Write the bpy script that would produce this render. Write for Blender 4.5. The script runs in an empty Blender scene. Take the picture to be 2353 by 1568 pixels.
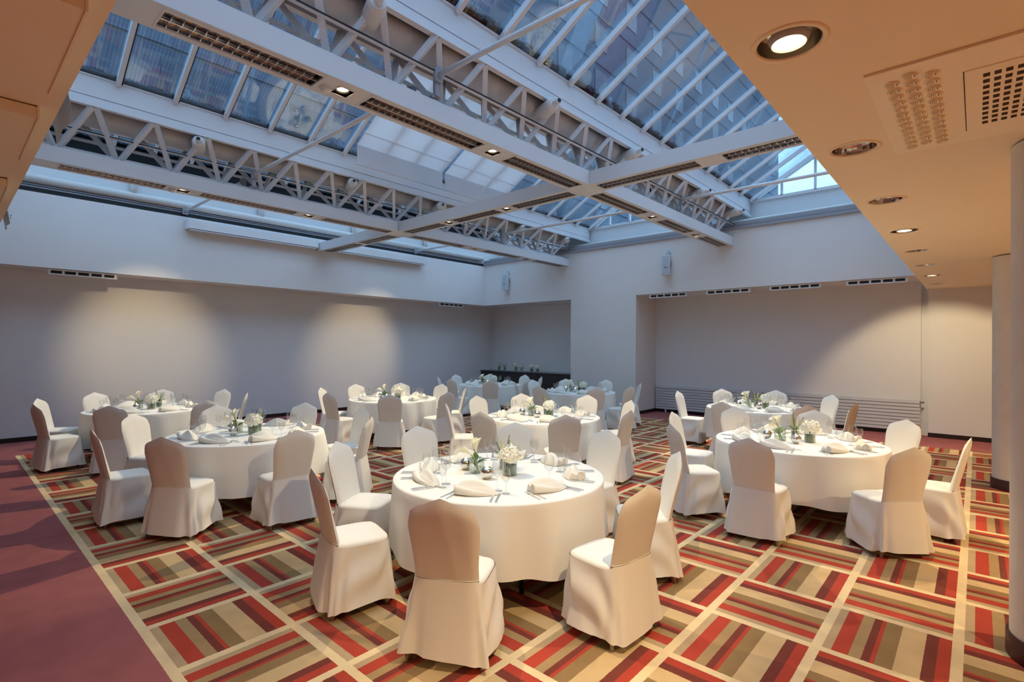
import bpy, math, random
from math import pi, sin, cos, sqrt, atan2, radians as R
from mathutils import Vector, Matrix
random.seed(7)
S = bpy.context.scene
C = S.collection

# ------------------------------------------------------------------ camera
H = 1.78                                   # camera height
YAW = math.atan((2245 - 1176.5) / 1188.0)  # room axis Y lies this far right of the view axis
cd = bpy.data.cameras.new('camera'); cam = bpy.data.objects.new('camera', cd); C.objects.link(cam)
cd.sensor_width = 36; cd.lens = 1188.0 / 2353 * 36; cd.shift_y = 13.0 / 2353
cd.clip_start = .05; cd.clip_end = 500
cam.matrix_world = Matrix.Translation((0, 0, H)) @ Matrix.Rotation(YAW, 4, 'Z') @ Matrix.Rotation(R(90), 4, 'X') @ Matrix.Rotation(R(.25), 4, 'Z')
S.camera = cam

# ------------------------------------------------------------------ sky and exposure
SKY_LOW, SKY_HIGH, SKY_STRENGTH = (.32, .62, 1.0), (.58, .78, 1.0), 3.0
LAMP = 1.5                                  # master level of all ceiling spots
WARM = (1.0, .79, .46)
S.view_settings.view_transform = 'Standard'; S.view_settings.look = 'None'
S.view_settings.gamma = 1; S.view_settings.use_curve_mapping = False
S.view_settings.exposure = 0.2
w = bpy.data.worlds.new('dusk_sky'); S.world = w; w.use_nodes = True
nt = w.node_tree; nt.nodes.clear()
o_ = nt.nodes.new('ShaderNodeOutputWorld'); b_ = nt.nodes.new('ShaderNodeBackground')
tc = nt.nodes.new('ShaderNodeTexCoord'); sp = nt.nodes.new('ShaderNodeSeparateXYZ'); rp = nt.nodes.new('ShaderNodeValToRGB')
rp.color_ramp.elements[0].position = .10; rp.color_ramp.elements[0].color = (*SKY_LOW, 1)
rp.color_ramp.elements[1].position = .75; rp.color_ramp.elements[1].color = (*SKY_HIGH, 1)
nt.links.new(tc.outputs['Generated'], sp.inputs[0]); nt.links.new(sp.outputs['Z'], rp.inputs[0])
nt.links.new(rp.outputs[0], b_.inputs[0])
# overcast dusk sky: the zenith is about two and a half times as bright as the horizon
mz = nt.nodes.new('ShaderNodeMapRange'); mz.inputs['To Min'].default_value = SKY_STRENGTH * .36; mz.inputs['To Max'].default_value = SKY_STRENGTH * 1.7
nt.links.new(sp.outputs['Z'], mz.inputs['Value']); nt.links.new(mz.outputs[0], b_.inputs[1])
nt.links.new(b_.outputs[0], o_.inputs[0])

# ------------------------------------------------------------------ materials
def lin(c):
    return tuple((v / 255 / 12.92) if v <= 10 else ((v / 255 + .055) / 1.055) ** 2.4 for v in c)
M = {}
def mat(name, rgb, rough=.6, metal=0, noise=0, nscale=8, bump=0, bscale=200, spec=.5, coat=0, emit=None, estr=0):
    m = bpy.data.materials.new(name); m.use_nodes = True; t = m.node_tree
    p = t.nodes['Principled BSDF']; c = lin(rgb)
    p.inputs['Base Color'].default_value = (*c, 1); p.inputs['Roughness'].default_value = rough
    p.inputs['Metallic'].default_value = metal; p.inputs['Specular IOR Level'].default_value = spec
    p.inputs['Coat Weight'].default_value = coat
    if emit: p.inputs['Emission Color'].default_value = (*emit, 1); p.inputs['Emission Strength'].default_value = estr
    tcn = t.nodes.new('ShaderNodeTexCoord')
    if noise:
        n = t.nodes.new('ShaderNodeTexNoise'); n.inputs['Scale'].default_value = nscale; n.inputs['Detail'].default_value = 4
        mx = t.nodes.new('ShaderNodeMix'); mx.data_type = 'RGBA'
        mx.inputs[6].default_value = (*[v * (1 - noise) for v in c], 1); mx.inputs[7].default_value = (*[min(1, v * (1 + noise)) for v in c], 1)
        t.links.new(tcn.outputs['Object'], n.inputs['Vector']); t.links.new(n.outputs['Fac'], mx.inputs[0]); t.links.new(mx.outputs[2], p.inputs['Base Color'])
    if bump:
        n = t.nodes.new('ShaderNodeTexNoise'); n.inputs['Scale'].default_value = bscale; n.inputs['Detail'].default_value = 2
        bp = t.nodes.new('ShaderNodeBump'); bp.inputs['Strength'].default_value = bump; bp.inputs['Distance'].default_value = .002
        t.links.new(tcn.outputs['Object'], n.inputs['Vector']); t.links.new(n.outputs['Fac'], bp.inputs['Height']); t.links.new(bp.outputs[0], p.inputs['Normal'])
    M[name] = m; return m

mat('wall_paint', (224, 221, 219), .85, noise=.02, nscale=3, bump=.15, bscale=120)
mat('lower_paint', (222, 220, 219), .85, noise=.02, nscale=3, bump=.15, bscale=120)
mat('ceiling_paint', (240, 225, 194), .8, noise=.02, nscale=2, bump=.1, bscale=90)
mat('plate_paint', (244, 232, 204), .6)
mat('white_metal', (216, 217, 220), .45, noise=.02, nscale=5)
mat('white_panel', (222, 222, 222), .4)
mat('beam_white', (212, 213, 216), .4)
mat('duct_white', (214, 210, 205), .5, noise=.03, nscale=6)
mat('trim_grey', (150, 150, 156), .5)
mat('black', (14, 14, 16), .6)
mat('black_band', (10, 12, 18), .9)
mat('gasket', (16, 18, 22), .5)
mat('baseboard', (34, 20, 20), .45, noise=.15, nscale=20)
mat('column_base', (62, 26, 28), .4, noise=.15, nscale=12)
mat('plaster', (226, 219, 208), .75, noise=.10, nscale=5, bump=.3, bscale=25)
mat('cover', (236, 230, 220), .9, noise=.015, nscale=30, bump=.25, bscale=500, spec=.2)
mat('linen', (240, 236, 228), .85, noise=.01, nscale=30, bump=.2, bscale=500, spec=.2)
mat('napkin', (236, 230, 218), .85, bump=.2, bscale=600, spec=.2)
mat('chrome', (200, 200, 200), .18, metal=1)
mat('leg_metal', (150, 142, 132), .35, metal=1)
mat('tray_mirror', (150, 148, 150), .15, metal=1)
mat('facet_mirror', (210, 208, 205), .08, metal=1)
mat('steel', (225, 225, 228), .3, metal=.75)
mat('silver', (225, 222, 215), .16, metal=1)
mat('mirror_reflector', (225, 223, 220), .2, metal=.9)
mat('dark_wood', (44, 40, 42), .45, noise=.25, nscale=14)
mat('table_leg', (22, 22, 24), .5)
mat('petal_white', (246, 243, 228), .7, noise=.03, nscale=40)
mat('calla_white', (244, 240, 214), .55)
mat('stem_green', (110, 140, 60), .6)
mat('leaf_green', (84, 116, 44), .45, noise=.2, nscale=30)
mat('fern_green', (104, 128, 56), .6, noise=.2, nscale=30)
mat('plume_cream', (226, 220, 178), .8)
mat('spadix', (226, 190, 70), .7)
mat('candle_wax', (245, 236, 215), .5)
mat('flame', (255, 200, 110), .5, emit=(1, .62, .22), estr=40)
mat('lamp_on', (255, 236, 200), .4, emit=(1, .74, .42), estr=14)
mat('speaker_white', (214, 220, 226), .5)
mat('speaker_grille', (176, 182, 192), .7, bump=.4, bscale=400)
mat('banner', (214, 210, 206), .8)
mat('blind', (228, 229, 232), .8, noise=.02, nscale=10)
_t = M['blind'].node_tree; _m = _t.nodes.new('ShaderNodeMixShader'); _l = _t.nodes.new('ShaderNodeBsdfTranslucent'); _l.inputs[0].default_value = (.8, .8, .82, 1); _m.inputs[0].default_value = .4
_o = _t.nodes['Material Output']; _t.links.new(_t.nodes['Principled BSDF'].outputs[0], _m.inputs[1]); _t.links.new(_l.outputs[0], _m.inputs[2]); _t.links.new(_m.outputs[0], _o.inputs[0])
mat('concrete', (84, 96, 108), .9, noise=.2, nscale=2)
mat('radiator', (206, 206, 208), .45)
mat('concrete_light', (150, 152, 154), .9, noise=.15, nscale=2)
mat('building_glass', (60, 74, 86), .2)
mat('hole_dark', (58, 40, 22), .9)

def glass_mat(name, tint, refl=.06, rough=.02, edge=.55):
    m = bpy.data.materials.new(name); m.use_nodes = True; t = m.node_tree; t.nodes.clear()
    o = t.nodes.new('ShaderNodeOutputMaterial'); mx = t.nodes.new('ShaderNodeMixShader')
    tr = t.nodes.new('ShaderNodeBsdfTransparent'); gl = t.nodes.new('ShaderNodeBsdfGlossy'); lw = t.nodes.new('ShaderNodeLayerWeight')
    mr = t.nodes.new('ShaderNodeMapRange')
    tr.inputs[0].default_value = (*tint, 1); gl.inputs['Roughness'].default_value = rough; lw.inputs['Blend'].default_value = .35
    mr.inputs['To Min'].default_value = refl; mr.inputs['To Max'].default_value = edge
    t.links.new(lw.outputs['Facing'], mr.inputs['Value']); t.links.new(mr.outputs[0], mx.inputs[0])
    t.links.new(tr.outputs[0], mx.inputs[1]); t.links.new(gl.outputs[0], mx.inputs[2]); t.links.new(mx.outputs[0], o.inputs[0])
    M[name] = m; return m, t, tr
glass_mat('glass', (.96, .97, .97), .05, .01, .6)
glass_mat('vase_glass', (.92, .95, .93), .06, .01, .6)
glass_mat('water', (.86, .92, .86), .04, .01, .3)
# skylight pane: tinted, with fine ribs across and grime along the foot of the pane
m, t, tr = glass_mat('pane', (.6, .75, .85), .07, .03, .4)
tcn = t.nodes.new('ShaderNodeTexCoord'); sx = t.nodes.new('ShaderNodeSeparateXYZ'); t.links.new(tcn.outputs['Object'], sx.inputs[0])
wv = t.nodes.new('ShaderNodeMath'); wv.operation = 'SINE'; mu = t.nodes.new('ShaderNodeMath'); mu.operation = 'MULTIPLY'; mu.inputs[1].default_value = 150
t.links.new(sx.outputs['Y'], mu.inputs[0]); t.links.new(mu.outputs[0], wv.inputs[0])
n1 = t.nodes.new('ShaderNodeTexNoise'); n1.inputs['Scale'].default_value = 1.6; n1.inputs['Detail'].default_value = 3
t.links.new(tcn.outputs['Object'], n1.inputs['Vector'])
rb = t.nodes.new('ShaderNodeMapRange'); rb.inputs['From Min'].default_value = .2; rb.inputs['From Max'].default_value = 1; t.links.new(wv.outputs[0], rb.inputs['Value'])
mxa = t.nodes.new('ShaderNodeMix'); mxa.data_type = 'RGBA'
mxa.inputs[6].default_value = (.72, .80, .86, 1); mxa.inputs[7].default_value = (.90, .95, .98, 1); t.links.new(rb.outputs[0], mxa.inputs[0])
mxb = t.nodes.new('ShaderNodeMix'); mxb.data_type = 'RGBA'; mxb.blend_type = 'MULTIPLY'; mxb.inputs[0].default_value = .6
t.links.new(mxa.outputs[2], mxb.inputs[6])
rm = t.nodes.new('ShaderNodeValToRGB'); rm.color_ramp.elements[0].position = .35; rm.color_ramp.elements[0].color = (.75, .76, .78, 1); rm.color_ramp.elements[1].position = .65
t.links.new(n1.outputs['Fac'], rm.inputs[0]); t.links.new(rm.outputs[0], mxb.inputs[7])
n2 = t.nodes.new('ShaderNodeTexNoise'); n2.inputs['Scale'].default_value = 25; n2.inputs['Detail'].default_value = 4; t.links.new(tcn.outputs['Object'], n2.inputs['Vector'])
ad = t.nodes.new('ShaderNodeMath'); ad.operation = 'MULTIPLY_ADD'; ad.inputs[1].default_value = .18; t.links.new(n2.outputs['Fac'], ad.inputs[0])
t.links.new(sx.outputs['X'], ad.inputs[2])
gr = t.nodes.new('ShaderNodeMapRange'); gr.inputs['From Min'].default_value = .13; gr.inputs['From Max'].default_value = .22; t.links.new(ad.outputs[0], gr.inputs['Value'])
mxc = t.nodes.new('ShaderNodeMix'); mxc.data_type = 'RGBA'; mxc.inputs[6].default_value = (.03, .045, .055, 1)
t.links.new(gr.outputs[0], mxc.inputs[0]); t.links.new(mxb.outputs[2], mxc.inputs[7]); t.links.new(mxc.outputs[2], tr.inputs[0])
# clear gable pane
glass_mat('gable_pane', (.90, .95, .97), .06, .02, .4)

def carpet():
    m = bpy.data.materials.new('carpet'); m.use_nodes = True; t = m.node_tree; p = t.nodes['Principled BSDF']
    p.inputs['Roughness'].default_value = .95; p.inputs['Specular IOR Level'].default_value = .1
    N = t.nodes.new; L = t.links.new
    tc = N('ShaderNodeTexCoord'); sp = N('ShaderNodeSeparateXYZ')
    nz = N('ShaderNodeTexNoise'); nz.inputs['Scale'].default_value = 60; nz.inputs['Detail'].default_value = 2; L(tc.outputs['Object'], nz.inputs['Vector'])
    vm = N('ShaderNodeVectorMath'); vm.operation = 'MULTIPLY_ADD'; vm.inputs[1].default_value = (.006, .006, 0)
    L(nz.outputs['Color'], vm.inputs[0]); L(tc.outputs['Object'], vm.inputs[2]); L(vm.outputs[0], sp.inputs[0])
    def ma(op, a, b=None):
        n = N('ShaderNodeMath'); n.operation = op
        for k, v in ((0, a), (1, b)):
            if v is None: continue
            if isinstance(v, (int, float)): n.inputs[k].default_value = v
            else: L(v, n.inputs[k])
        return n.outputs[0]
    X, Y = sp.outputs['X'], sp.outputs['Y']
    PX, PY, LW = .632, .66, .054
    xs = ma('DIVIDE', ma('SUBTRACT', X, -.075 - LW / 2), PX); ys = ma('DIVIDE', ma('SUBTRACT', Y, .84 ), PY)
    fx, fy = ma('FLOOR', xs), ma('FLOOR', ys)
    u, v = ma('FRACT', xs), ma('FRACT', ys)
    line = ma('MAXIMUM', ma('LESS_THAN', u, LW / PX), ma('LESS_THAN', v, LW / PY))
    su = ma('DIVIDE', ma('SUBTRACT', u, LW / PX), 1 - LW / PX); sv = ma('DIVIDE', ma('SUBTRACT', v, LW / PY), 1 - LW / PY)
    par = ma('FLOORED_MODULO', ma('ADD', fx, fy), 2)          # odd cells: stripes run along Y
    odd = ma('GREATER_THAN', par, .5)
    s = ma('ADD', ma('MULTIPLY', su, odd), ma('MULTIPLY', sv, ma('SUBTRACT', 1, odd)))
    r = N('ShaderNodeValToRGB'); cr = r.color_ramp; cr.interpolation = 'CONSTANT'
    tan, red, mar, brn, lt = (186, 158, 122), (178, 70, 54), (122, 62, 52), (148, 118, 80), (206, 174, 128)
    seq = [(0, tan), (.082, red), (.225, (168, 138, 98)), (.332, mar), (.401, red), (.44, brn), (.583, lt), (.792, mar), (.892, red)]
    cr.elements[0].position = 0; cr.elements[0].color = (*lin(tan), 1)
    cr.elements[1].position = .082; cr.elements[1].color = (*lin(red), 1)
    for q, c in seq[2:]:
        e = cr.elements.new(q); e.color = (*lin(c), 1)
    L(s, r.inputs[0])
    def mix(f, a, b):
        n = N('ShaderNodeMix'); n.data_type = 'RGBA'; L(f, n.inputs[0])
        for k, v in ((6, a), (7, b)):
            if isinstance(v, tuple): n.inputs[k].default_value = (*lin(v), 1)
            else: L(v, n.inputs[k])
        return n.outputs[2]
    c1 = mix(line, r.outputs[0], (230, 203, 158))
    reg = ma('MULTIPLY', ma('MULTIPLY', ma('GREATER_THAN', Y, .84), ma('LESS_THAN', Y, 11.99)), ma('GREATER_THAN', X, -11.42))
    c2 = mix(reg, (164, 98, 96), c1)
    nb = N('ShaderNodeTexNoise'); nb.inputs['Scale'].default_value = 5; nb.inputs['Detail'].default_value = 6; L(tc.outputs['Object'], nb.inputs['Vector'])
    mr = N('ShaderNodeMapRange'); mr.inputs['From Min'].default_value = .3; mr.inputs['From Max'].default_value = .7; mr.inputs['To Min'].default_value = .88; mr.inputs['To Max'].default_value = 1.06
    L(nb.outputs['Fac'], mr.inputs['Value'])
    vs = N('ShaderNodeVectorMath'); vs.operation = 'SCALE'; L(c2, vs.inputs[0]); L(mr.outputs[0], vs.inputs['Scale']); L(vs.outputs[0], p.inputs['Base Color'])
    bn = N('ShaderNodeTexNoise'); bn.inputs['Scale'].default_value = 350; L(tc.outputs['Object'], bn.inputs['Vector'])
    bp = N('ShaderNodeBump'); bp.inputs['Strength'].default_value = .5; bp.inputs['Distance'].default_value = .004; L(bn.outputs['Fac'], bp.inputs['Height']); L(bp.outputs[0], p.inputs['Normal'])
    M['carpet'] = m
carpet()

# ------------------------------------------------------------------ mesh helpers
class MB:
    def __init__(s): s.v = []; s.f = []; s.m = []; s.cur = 0
    def add(s, vs, fs):
        o = len(s.v); s.v += [tuple(p) for p in vs]; s.f += [tuple(i + o for i in f) for f in fs]; s.m += [s.cur] * len(fs); return s
    def box(s, x0, x1, y0, y1, z0, z1):
        return s.add([(x, y, z) for x in (x0, x1) for y in (y0, y1) for z in (z0, z1)],
                     [(0, 1, 3, 2), (4, 6, 7, 5), (0, 4, 5, 1), (2, 3, 7, 6), (0, 2, 6, 4), (1, 5, 7, 3)])
    def quad(s, a, b, c, d): return s.add([a, b, c, d], [(0, 1, 2, 3)])
    def tube(s, p0, p1, r0, r1=None, n=12, cap=True):
        r1 = r0 if r1 is None else r1
        p0, p1 = Vector(p0), Vector(p1); d = (p1 - p0).normalized()
        a = d.orthogonal().normalized(); b = d.cross(a)
        vs = [p + (a * cos(2 * pi * i / n) + b * sin(2 * pi * i / n)) * r for p, r in ((p0, r0), (p1, r1)) for i in range(n)]
        fs = [(i, (i + 1) % n, n + (i + 1) % n, n + i) for i in range(n)]
        if cap: fs += [tuple(range(n))[::-1], tuple(range(n, 2 * n))]
        return s.add(vs, fs)
    def bar(s, p0, p1, w, h, up=(0, 0, 1)):
        p0, p1 = Vector(p0), Vector(p1); d = (p1 - p0).normalized(); u = Vector(up)
        a = d.cross(u)
        a = (a if a.length > 1e-4 else d.orthogonal()).normalized() * w / 2; b = a.cross(d).normalized() * h / 2
        vs = [p + x * a + y * b for p in (p0, p1) for x, y in ((-1, -1), (1, -1), (1, 1), (-1, 1))]
        return s.add(vs, [(0, 1, 2, 3), (7, 6, 5, 4), (0, 4, 5, 1), (1, 5, 6, 2), (2, 6, 7, 3), (3, 7, 4, 0)])
    def lathe(s, prof, n=24, c=(0, 0, 0)):
        vs = []; fs = []; k = len(prof)
        for i in range(n):
            a = 2 * pi * i / n
            for r, z in prof: vs.append((c[0] + r * cos(a), c[1] + r * sin(a), c[2] + z))
        for i in range(n):
            j = (i + 1) % n
            for q in range(k - 1): fs.append((i * k + q, j * k + q, j * k + q + 1, i * k + q + 1))
        return s.add(vs, fs)
    def path(s, pts, r, n=8):
        pts = [Vector(p) for p in pts]; rings = []
        for i, p in enumerate(pts):
            d = (pts[min(i + 1, len(pts) - 1)] - pts[max(i - 1, 0)]).normalized()
            a = d.cross(Vector((0, .3, 1))).normalized(); b = d.cross(a); rr = r[i] if isinstance(r, (list, tuple)) else r
            rings.append([p + (a * cos(2 * pi * k / n) + b * sin(2 * pi * k / n)) * rr for k in range(n)])
        vs = [v for g in rings for v in g]
        fs = [(i * n + k, i * n + (k + 1) % n, (i + 1) * n + (k + 1) % n, (i + 1) * n + k) for i in range(len(pts) - 1) for k in range(n)]
        fs += [tuple(range(n))[::-1], tuple(range((len(pts) - 1) * n, len(pts) * n))]
        return s.add(vs, fs)
    def grid(s, P, closed=False):
        nr, nc = len(P), len(P[0]); vs = [p for r in P for p in r]; fs = []
        for i in range(nr - 1):
            for j in range(nc if closed else nc - 1):
                fs.append((i * nc + j, i * nc + (j + 1) % nc, (i + 1) * nc + (j + 1) % nc, (i + 1) * nc + j))
        return s.add(vs, fs)
    def mesh(s, name, mats, smooth=False, clean=False):
        me = bpy.data.meshes.new(name); me.from_pydata(s.v, [], s.f)
        for k in (mats if isinstance(mats, (list, tuple)) else [mats]): me.materials.append(M[k])
        if len(me.materials) > 1: me.polygons.foreach_set('material_index', s.m)
        me.polygons.foreach_set('use_smooth', [bool(smooth)] * len(me.polygons))
        if smooth == 'auto':
            me.polygons.foreach_set('use_smooth', [True] * len(me.polygons)); me.set_sharp_from_angle(angle=R(35))
        me.update(); return me

def obj(name, me, parent=None, loc=(0, 0, 0), rot=(0, 0, 0), scale=None):
    o = bpy.data.objects.new(name, me); C.objects.link(o); o.location = loc; o.rotation_euler = rot
    if scale: o.scale = scale
    if parent: o.parent = parent
    return o
def tag(o, label=None, cat=None, group=None, kind=None):
    if label: o['label'] = label
    if cat: o['category'] = cat
    if group: o['group'] = group
    if kind: o['kind'] = kind
    return o
def thing(name, label, cat, loc=(0, 0, 0), rz=0, group=None):
    return tag(obj(name, None, None, loc, (0, 0, rz)), label, cat, group)
def struct(name, me, parent=None):
    o = obj(name, me, parent)
    if not parent: o['kind'] = 'structure'
    return o
def inst(name, spec, label, cat, loc, rz=0, group=None, scale=None):
    """a thing with its parts: spec = [(part name, mesh, offset, [(sub-part name, mesh)])]; meshes are shared between copies"""
    if not isinstance(spec, list):
        o = obj(name, spec, None, loc, (0, 0, rz), scale); return tag(o, label, cat, group)
    t = thing(name, label, cat, loc, rz, group)
    if scale: t.scale = scale
    for p in spec:
        q = obj(p[0], p[1], t, p[2] if len(p) > 2 else (0, 0, 0))
        for sp_ in (p[3] if len(p) > 3 else []): obj(sp_[0], sp_[1], q)
    return t

# ------------------------------------------------------------------ setting: floor, walls, ceilings
YG = 13.0                           # plane of the far gables
ZC, ZS = 2.97, 3.15                 # low ceiling, soffit under the light well walls
XL, XLU, YB, YBU = -13.0, -12.29, 13.42, 12.26
XE, YE = -.755, .41                 # edges of the low ceiling round the light well
XW, YW = 5.5, -4.5                  # walls behind the camera
struct('floor', MB().box(XL - .1, XW + .1, YW - .1, YB + .1, -.1, 0).mesh('floor', 'carpet'))
struct('wall_left', MB().box(XL - .12, XL, YW, YB + .1, 0, ZS).mesh('wall_left', 'lower_paint'))
struct('wall_back', MB().box(XL, -.85, YB, YB + .12, 0, ZS).box(-.85, -.73, YB + .1, YB + .12, 0, ZS).box(-.73, XW, YB - .06, YB + .12, 0, ZS).mesh('wall_back', 'lower_paint'))
struct('wall_right', MB().box(XW, XW + .12, YW, YB, 0, ZC).mesh('wall_right', 'lower_paint'))
struct('wall_near', MB().box(XL, XW, YW - .12, YW, 0, ZC).mesh('wall_near', 'lower_paint'))
struct('wall_upper_left', MB().box(XL - .12, XLU, YE, YB + .12, ZS, 4.46).mesh('wall_upper_left', 'wall_paint'))
struct('wall_upper_back', MB().box(XLU, XE, YBU, YB + .12, ZS, 4.49).mesh('wall_upper_back', 'wall_paint'))
struct('wall_pillar', MB().box(-8.745, -6.66, YBU, YB, 0, ZS).mesh('wall_pillar', 'wall_paint'))
struct('wall_upper_near', MB().box(XL, XE, YE - .12, YE, ZC + .06, 5.29).mesh('wall_upper_near', 'wall_paint'))
struct('wall_upper_right', MB().box(XE, XE + .12, YE, YB, ZC + .06, 5.62).mesh('wall_upper_right', 'wall_paint'))
# low ceiling with round cut-outs for the downlights
DLX, DLR = -.55, .115
DLY = [2.22 + 1.438 * k for k in range(8)]
NEAR_FILL = [(-.55, -2.09), (2.4, 1.6), (2.4, 5.2), (2.4, 9.0)]           # unseen downlights added as fill light on the camera side
def holed(mb, x0, x1, y0, y1, cx, cy, r, z, n=32):
    rim = []; out = []
    for i in range(n):
        a = 2 * pi * i / n + pi / 4; c, s_ = cos(a), sin(a)
        rim.append((cx + r * c, cy + r * s_, z))
        k = min(((x1 - cx) / c if c > 1e-9 else (x0 - cx) / c if c < -1e-9 else 1e9), ((y1 - cy) / s_ if s_ > 1e-9 else (y0 - cy) / s_ if s_ < -1e-9 else 1e9))
        out.append((cx + k * c, cy + k * s_, z))
    # square cell: snap the diagonal rays onto the corners
    mb.add(rim + out, [(i, n + i, n + (i + 1) % n, (i + 1) % n) for i in range(n)])
mb = MB(); HW = .2
ys = [YE] + [v for y in DLY for v in (y - HW, y + HW)] + [YB]
for i in range(0, len(ys), 2): mb.quad((DLX - HW, ys[i], ZC), (DLX + HW, ys[i], ZC), (DLX + HW, ys[i + 1], ZC), (DLX - HW, ys[i + 1], ZC))
for y in DLY: holed(mb, DLX - HW, DLX + HW, y - HW, y + HW, DLX, y, DLR, ZC)
mb.quad((XE, YE, ZC), (DLX - HW, YE, ZC), (DLX - HW, YB, ZC), (XE, YB, ZC))
mb.quad((DLX + HW, YE, ZC), (XW, YE, ZC), (XW, YB, ZC), (DLX + HW, YB, ZC))
mb.quad((XL, YW, ZC), (XW, YW, ZC), (XW, YE, ZC), (XL, YE, ZC))
mb.box(XE + .0, XW, YE, YB, ZC + .3, ZC + .32); mb.box(XL, XW, YW, YE, ZC + .06, ZC + .08)
mb.quad((XE, YE, ZC), (XE, YB, ZC), (XE, YB, ZC + .08), (XE, YE, ZC + .08)); mb.quad((XL, YE, ZC), (XE, YE, ZC), (XE, YE, ZC + .08), (XL, YE, ZC + .08))
struct('ceiling', mb.mesh('ceiling', 'ceiling_paint'))
# baseboards
struct('baseboard_left', MB().box(XL, XL + .018, YW, YB, 0, .085).mesh('baseboard_left', 'baseboard'))
struct('baseboard_back', MB().box(-6.66, -.85, YB - .018, YB, 0, .085).box(-.73, XW, YB - .078, YB - .06, 0, .085).mesh('baseboard_back', 'baseboard'))
struct('baseboard_pillar', MB().box(-8.745, -6.642, YBU - .018, YBU, 0, .085).box(-6.66, -6.642, YBU, YB - .018, 0, .085).mesh('baseboard_pillar', 'baseboard'))
# rails and upstands at the head of the light well walls
struct('trim_1', MB().box(XLU, XE, YBU - .05, YBU + .1, 4.49, 4.56).box(XLU, XE, YBU - .02, YBU + .1, 4.572, 4.64).mesh('trim_1', 'trim_grey'))
struct('trim_2', MB().box(XLU - .05, XLU - .02, YE, YBU, 4.46, 4.535).mesh('trim_2', 'black'))
struct('trim_3', MB().box(XLU - .06, XLU - .01, YE, YBU, 4.54, 4.56).box(XLU - .06, XLU - .02, YE, YBU, 4.585, 4.60).mesh('trim_3', 'trim_grey'))
struct('wall_upstand_back', MB().box(XLU - .1, XE, YG, YG + .1, 4.46, 5.27).box(XLU - .1, XE, YG - .05, YG + .12, 5.24, 5.29).mesh('wall_upstand_back', 'white_panel'))
struct('wall_upstand_left', MB().box(XLU - .21, XLU - .11, YE, YG, 4.3, 5.16).mesh('wall_upstand_left', 'white_panel'))
struct('trim_4', MB().box(XLU - .20, XLU - .14, YE, YG, 5.16, 5.66).mesh('trim_4', 'black_band'))

# ------------------------------------------------------------------ skylights (sloping panes between rafters)
K = .575
# neighbouring building seen through the roof glass
t = thing('neighbouring_building', 'grey concrete building seen through the roof glass', 'building', (-19, 20, 0))
obj('wall', MB().box(-3, 0, -34, 52, 0, 38).mesh('wall', 'concrete'), t)
cb = MB().box(0, .06, -34, 52, 0, .16).mesh('floor_band', 'concrete')
for z in (8, 11.2, 14.4, 17.6, 20.8, 24, 27.2, 30.4, 33.6, 37): obj('floor_band', cb, t, (0, 0, z))
wn = MB().box(0, .04, -.75, .75, 0, 1.7).mesh('window', 'building_glass')
for z in (9.1, 12.3, 15.5, 18.7, 21.9, 25.1):
    for k in range(18): obj('window', wn, t, (.001, -31 + 4.1 * k, z))
def slope(idx, xa, za, xb, zb, y0=YE, y1=YG):
    root = obj('window_%d' % idx, None); root['kind'] = 'structure'
    L = sqrt((xb - xa) ** 2 + (zb - za) ** 2); ang = -atan2(zb - za, xb - xa)
    ys = []; y = .282
    while y < y1 + .01:
        if y > y0 + .1: ys.append(y)
        y += .6625
    ed = [y0] + ys + [y1]
    d = 1
    cosA, sinA = (xb - xa) / L, (zb - za) / L
    rm = MB(); rm.box(0, L, -.026, .026, -.075, -.006); rm.cur = 1; rm.box(.02, L, .026, .046, -.05, .002)
    rme = rm.mesh('rafter', ['white_metal', 'gasket'])
    cache = {}
    # local frame: x up the slope, y along the room, z normal
    zax = Vector((-sinA, 0, cosA)) * (1 if cosA > 0 else -1)
    xax = Vector((cosA, 0, sinA)); yax = zax.cross(xax)
    Mx = Matrix((xax, yax, zax)).transposed().to_4x4()
    for y in ys:
        o = obj('rafter', rme, root); o.matrix_world = Matrix.Translation((xa, y, za)) @ Mx
    for a, b in zip(ed, ed[1:]):
        w_ = round(b - a, 3)
        if w_ not in cache:
            cache[w_] = MB().box(0, L, -w_ / 2, w_ / 2, 0, .012).mesh('pane', 'pane')
        o = obj('pane', cache[w_], root); o.matrix_world = Matrix.Translation((xa, (a + b) / 2, za)) @ Mx
    return root
def gable(idx, pts, y):
    root = obj('window_%d' % idx, None); root['kind'] = 'structure'
    (xa, za), (xr, zr), (xb, zb) = pts; z0 = min(za, zb)
    obj('frame', MB().bar((xa, y, za), (xr, y, zr), .06, .10).bar((xr, y, zr), (xb, y, zb), .06, .10).box(xa, xb, y - .03, y + .03, z0 - .05, z0 + .03).mesh('frame', 'white_metal'), root)
    top = lambda x: za + (zr - za) * (x - xa) / (xr - xa) if x < xr else zr + (zb - zr) * (x - xr) / (xb - xr)
    n = max(2, round((xb - xa) / .62)); xs = [xa + (xb - xa) * i / n for i in range(n + 1)]
    xs = sorted(set(xs + [xr]))
    for x in xs[1:-1]:
        obj('mullion', MB().box(x - .025, x + .025, y - .03, y + .03, z0, top(x)).mesh('mullion', 'white_metal'), root)
    for a, b in zip(xs, xs[1:]):
        v = [(a, y, z0), (b, y, z0), (b, y, max(top(b), z0 + .001)), (a, y, max(top(a), z0 + .001))]
        v2 = [(p[0], y + .01, p[2]) for p in v]
        obj('pane', MB().add(v + v2, [(0, 1, 2, 3), (7, 6, 5, 4), (0, 4, 5, 1), (1, 5, 6, 2), (2, 6, 7, 3), (3, 7, 4, 0)]).mesh('pane', 'gable_pane'), root)
T1 = dict(xb=-4.37, xl=-4.70, xr=-4.04); T2 = dict(xb=-9.0, xl=-9.43, xr=-8.57)
ZF0, ZF1 = 4.91, 5.29
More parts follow.
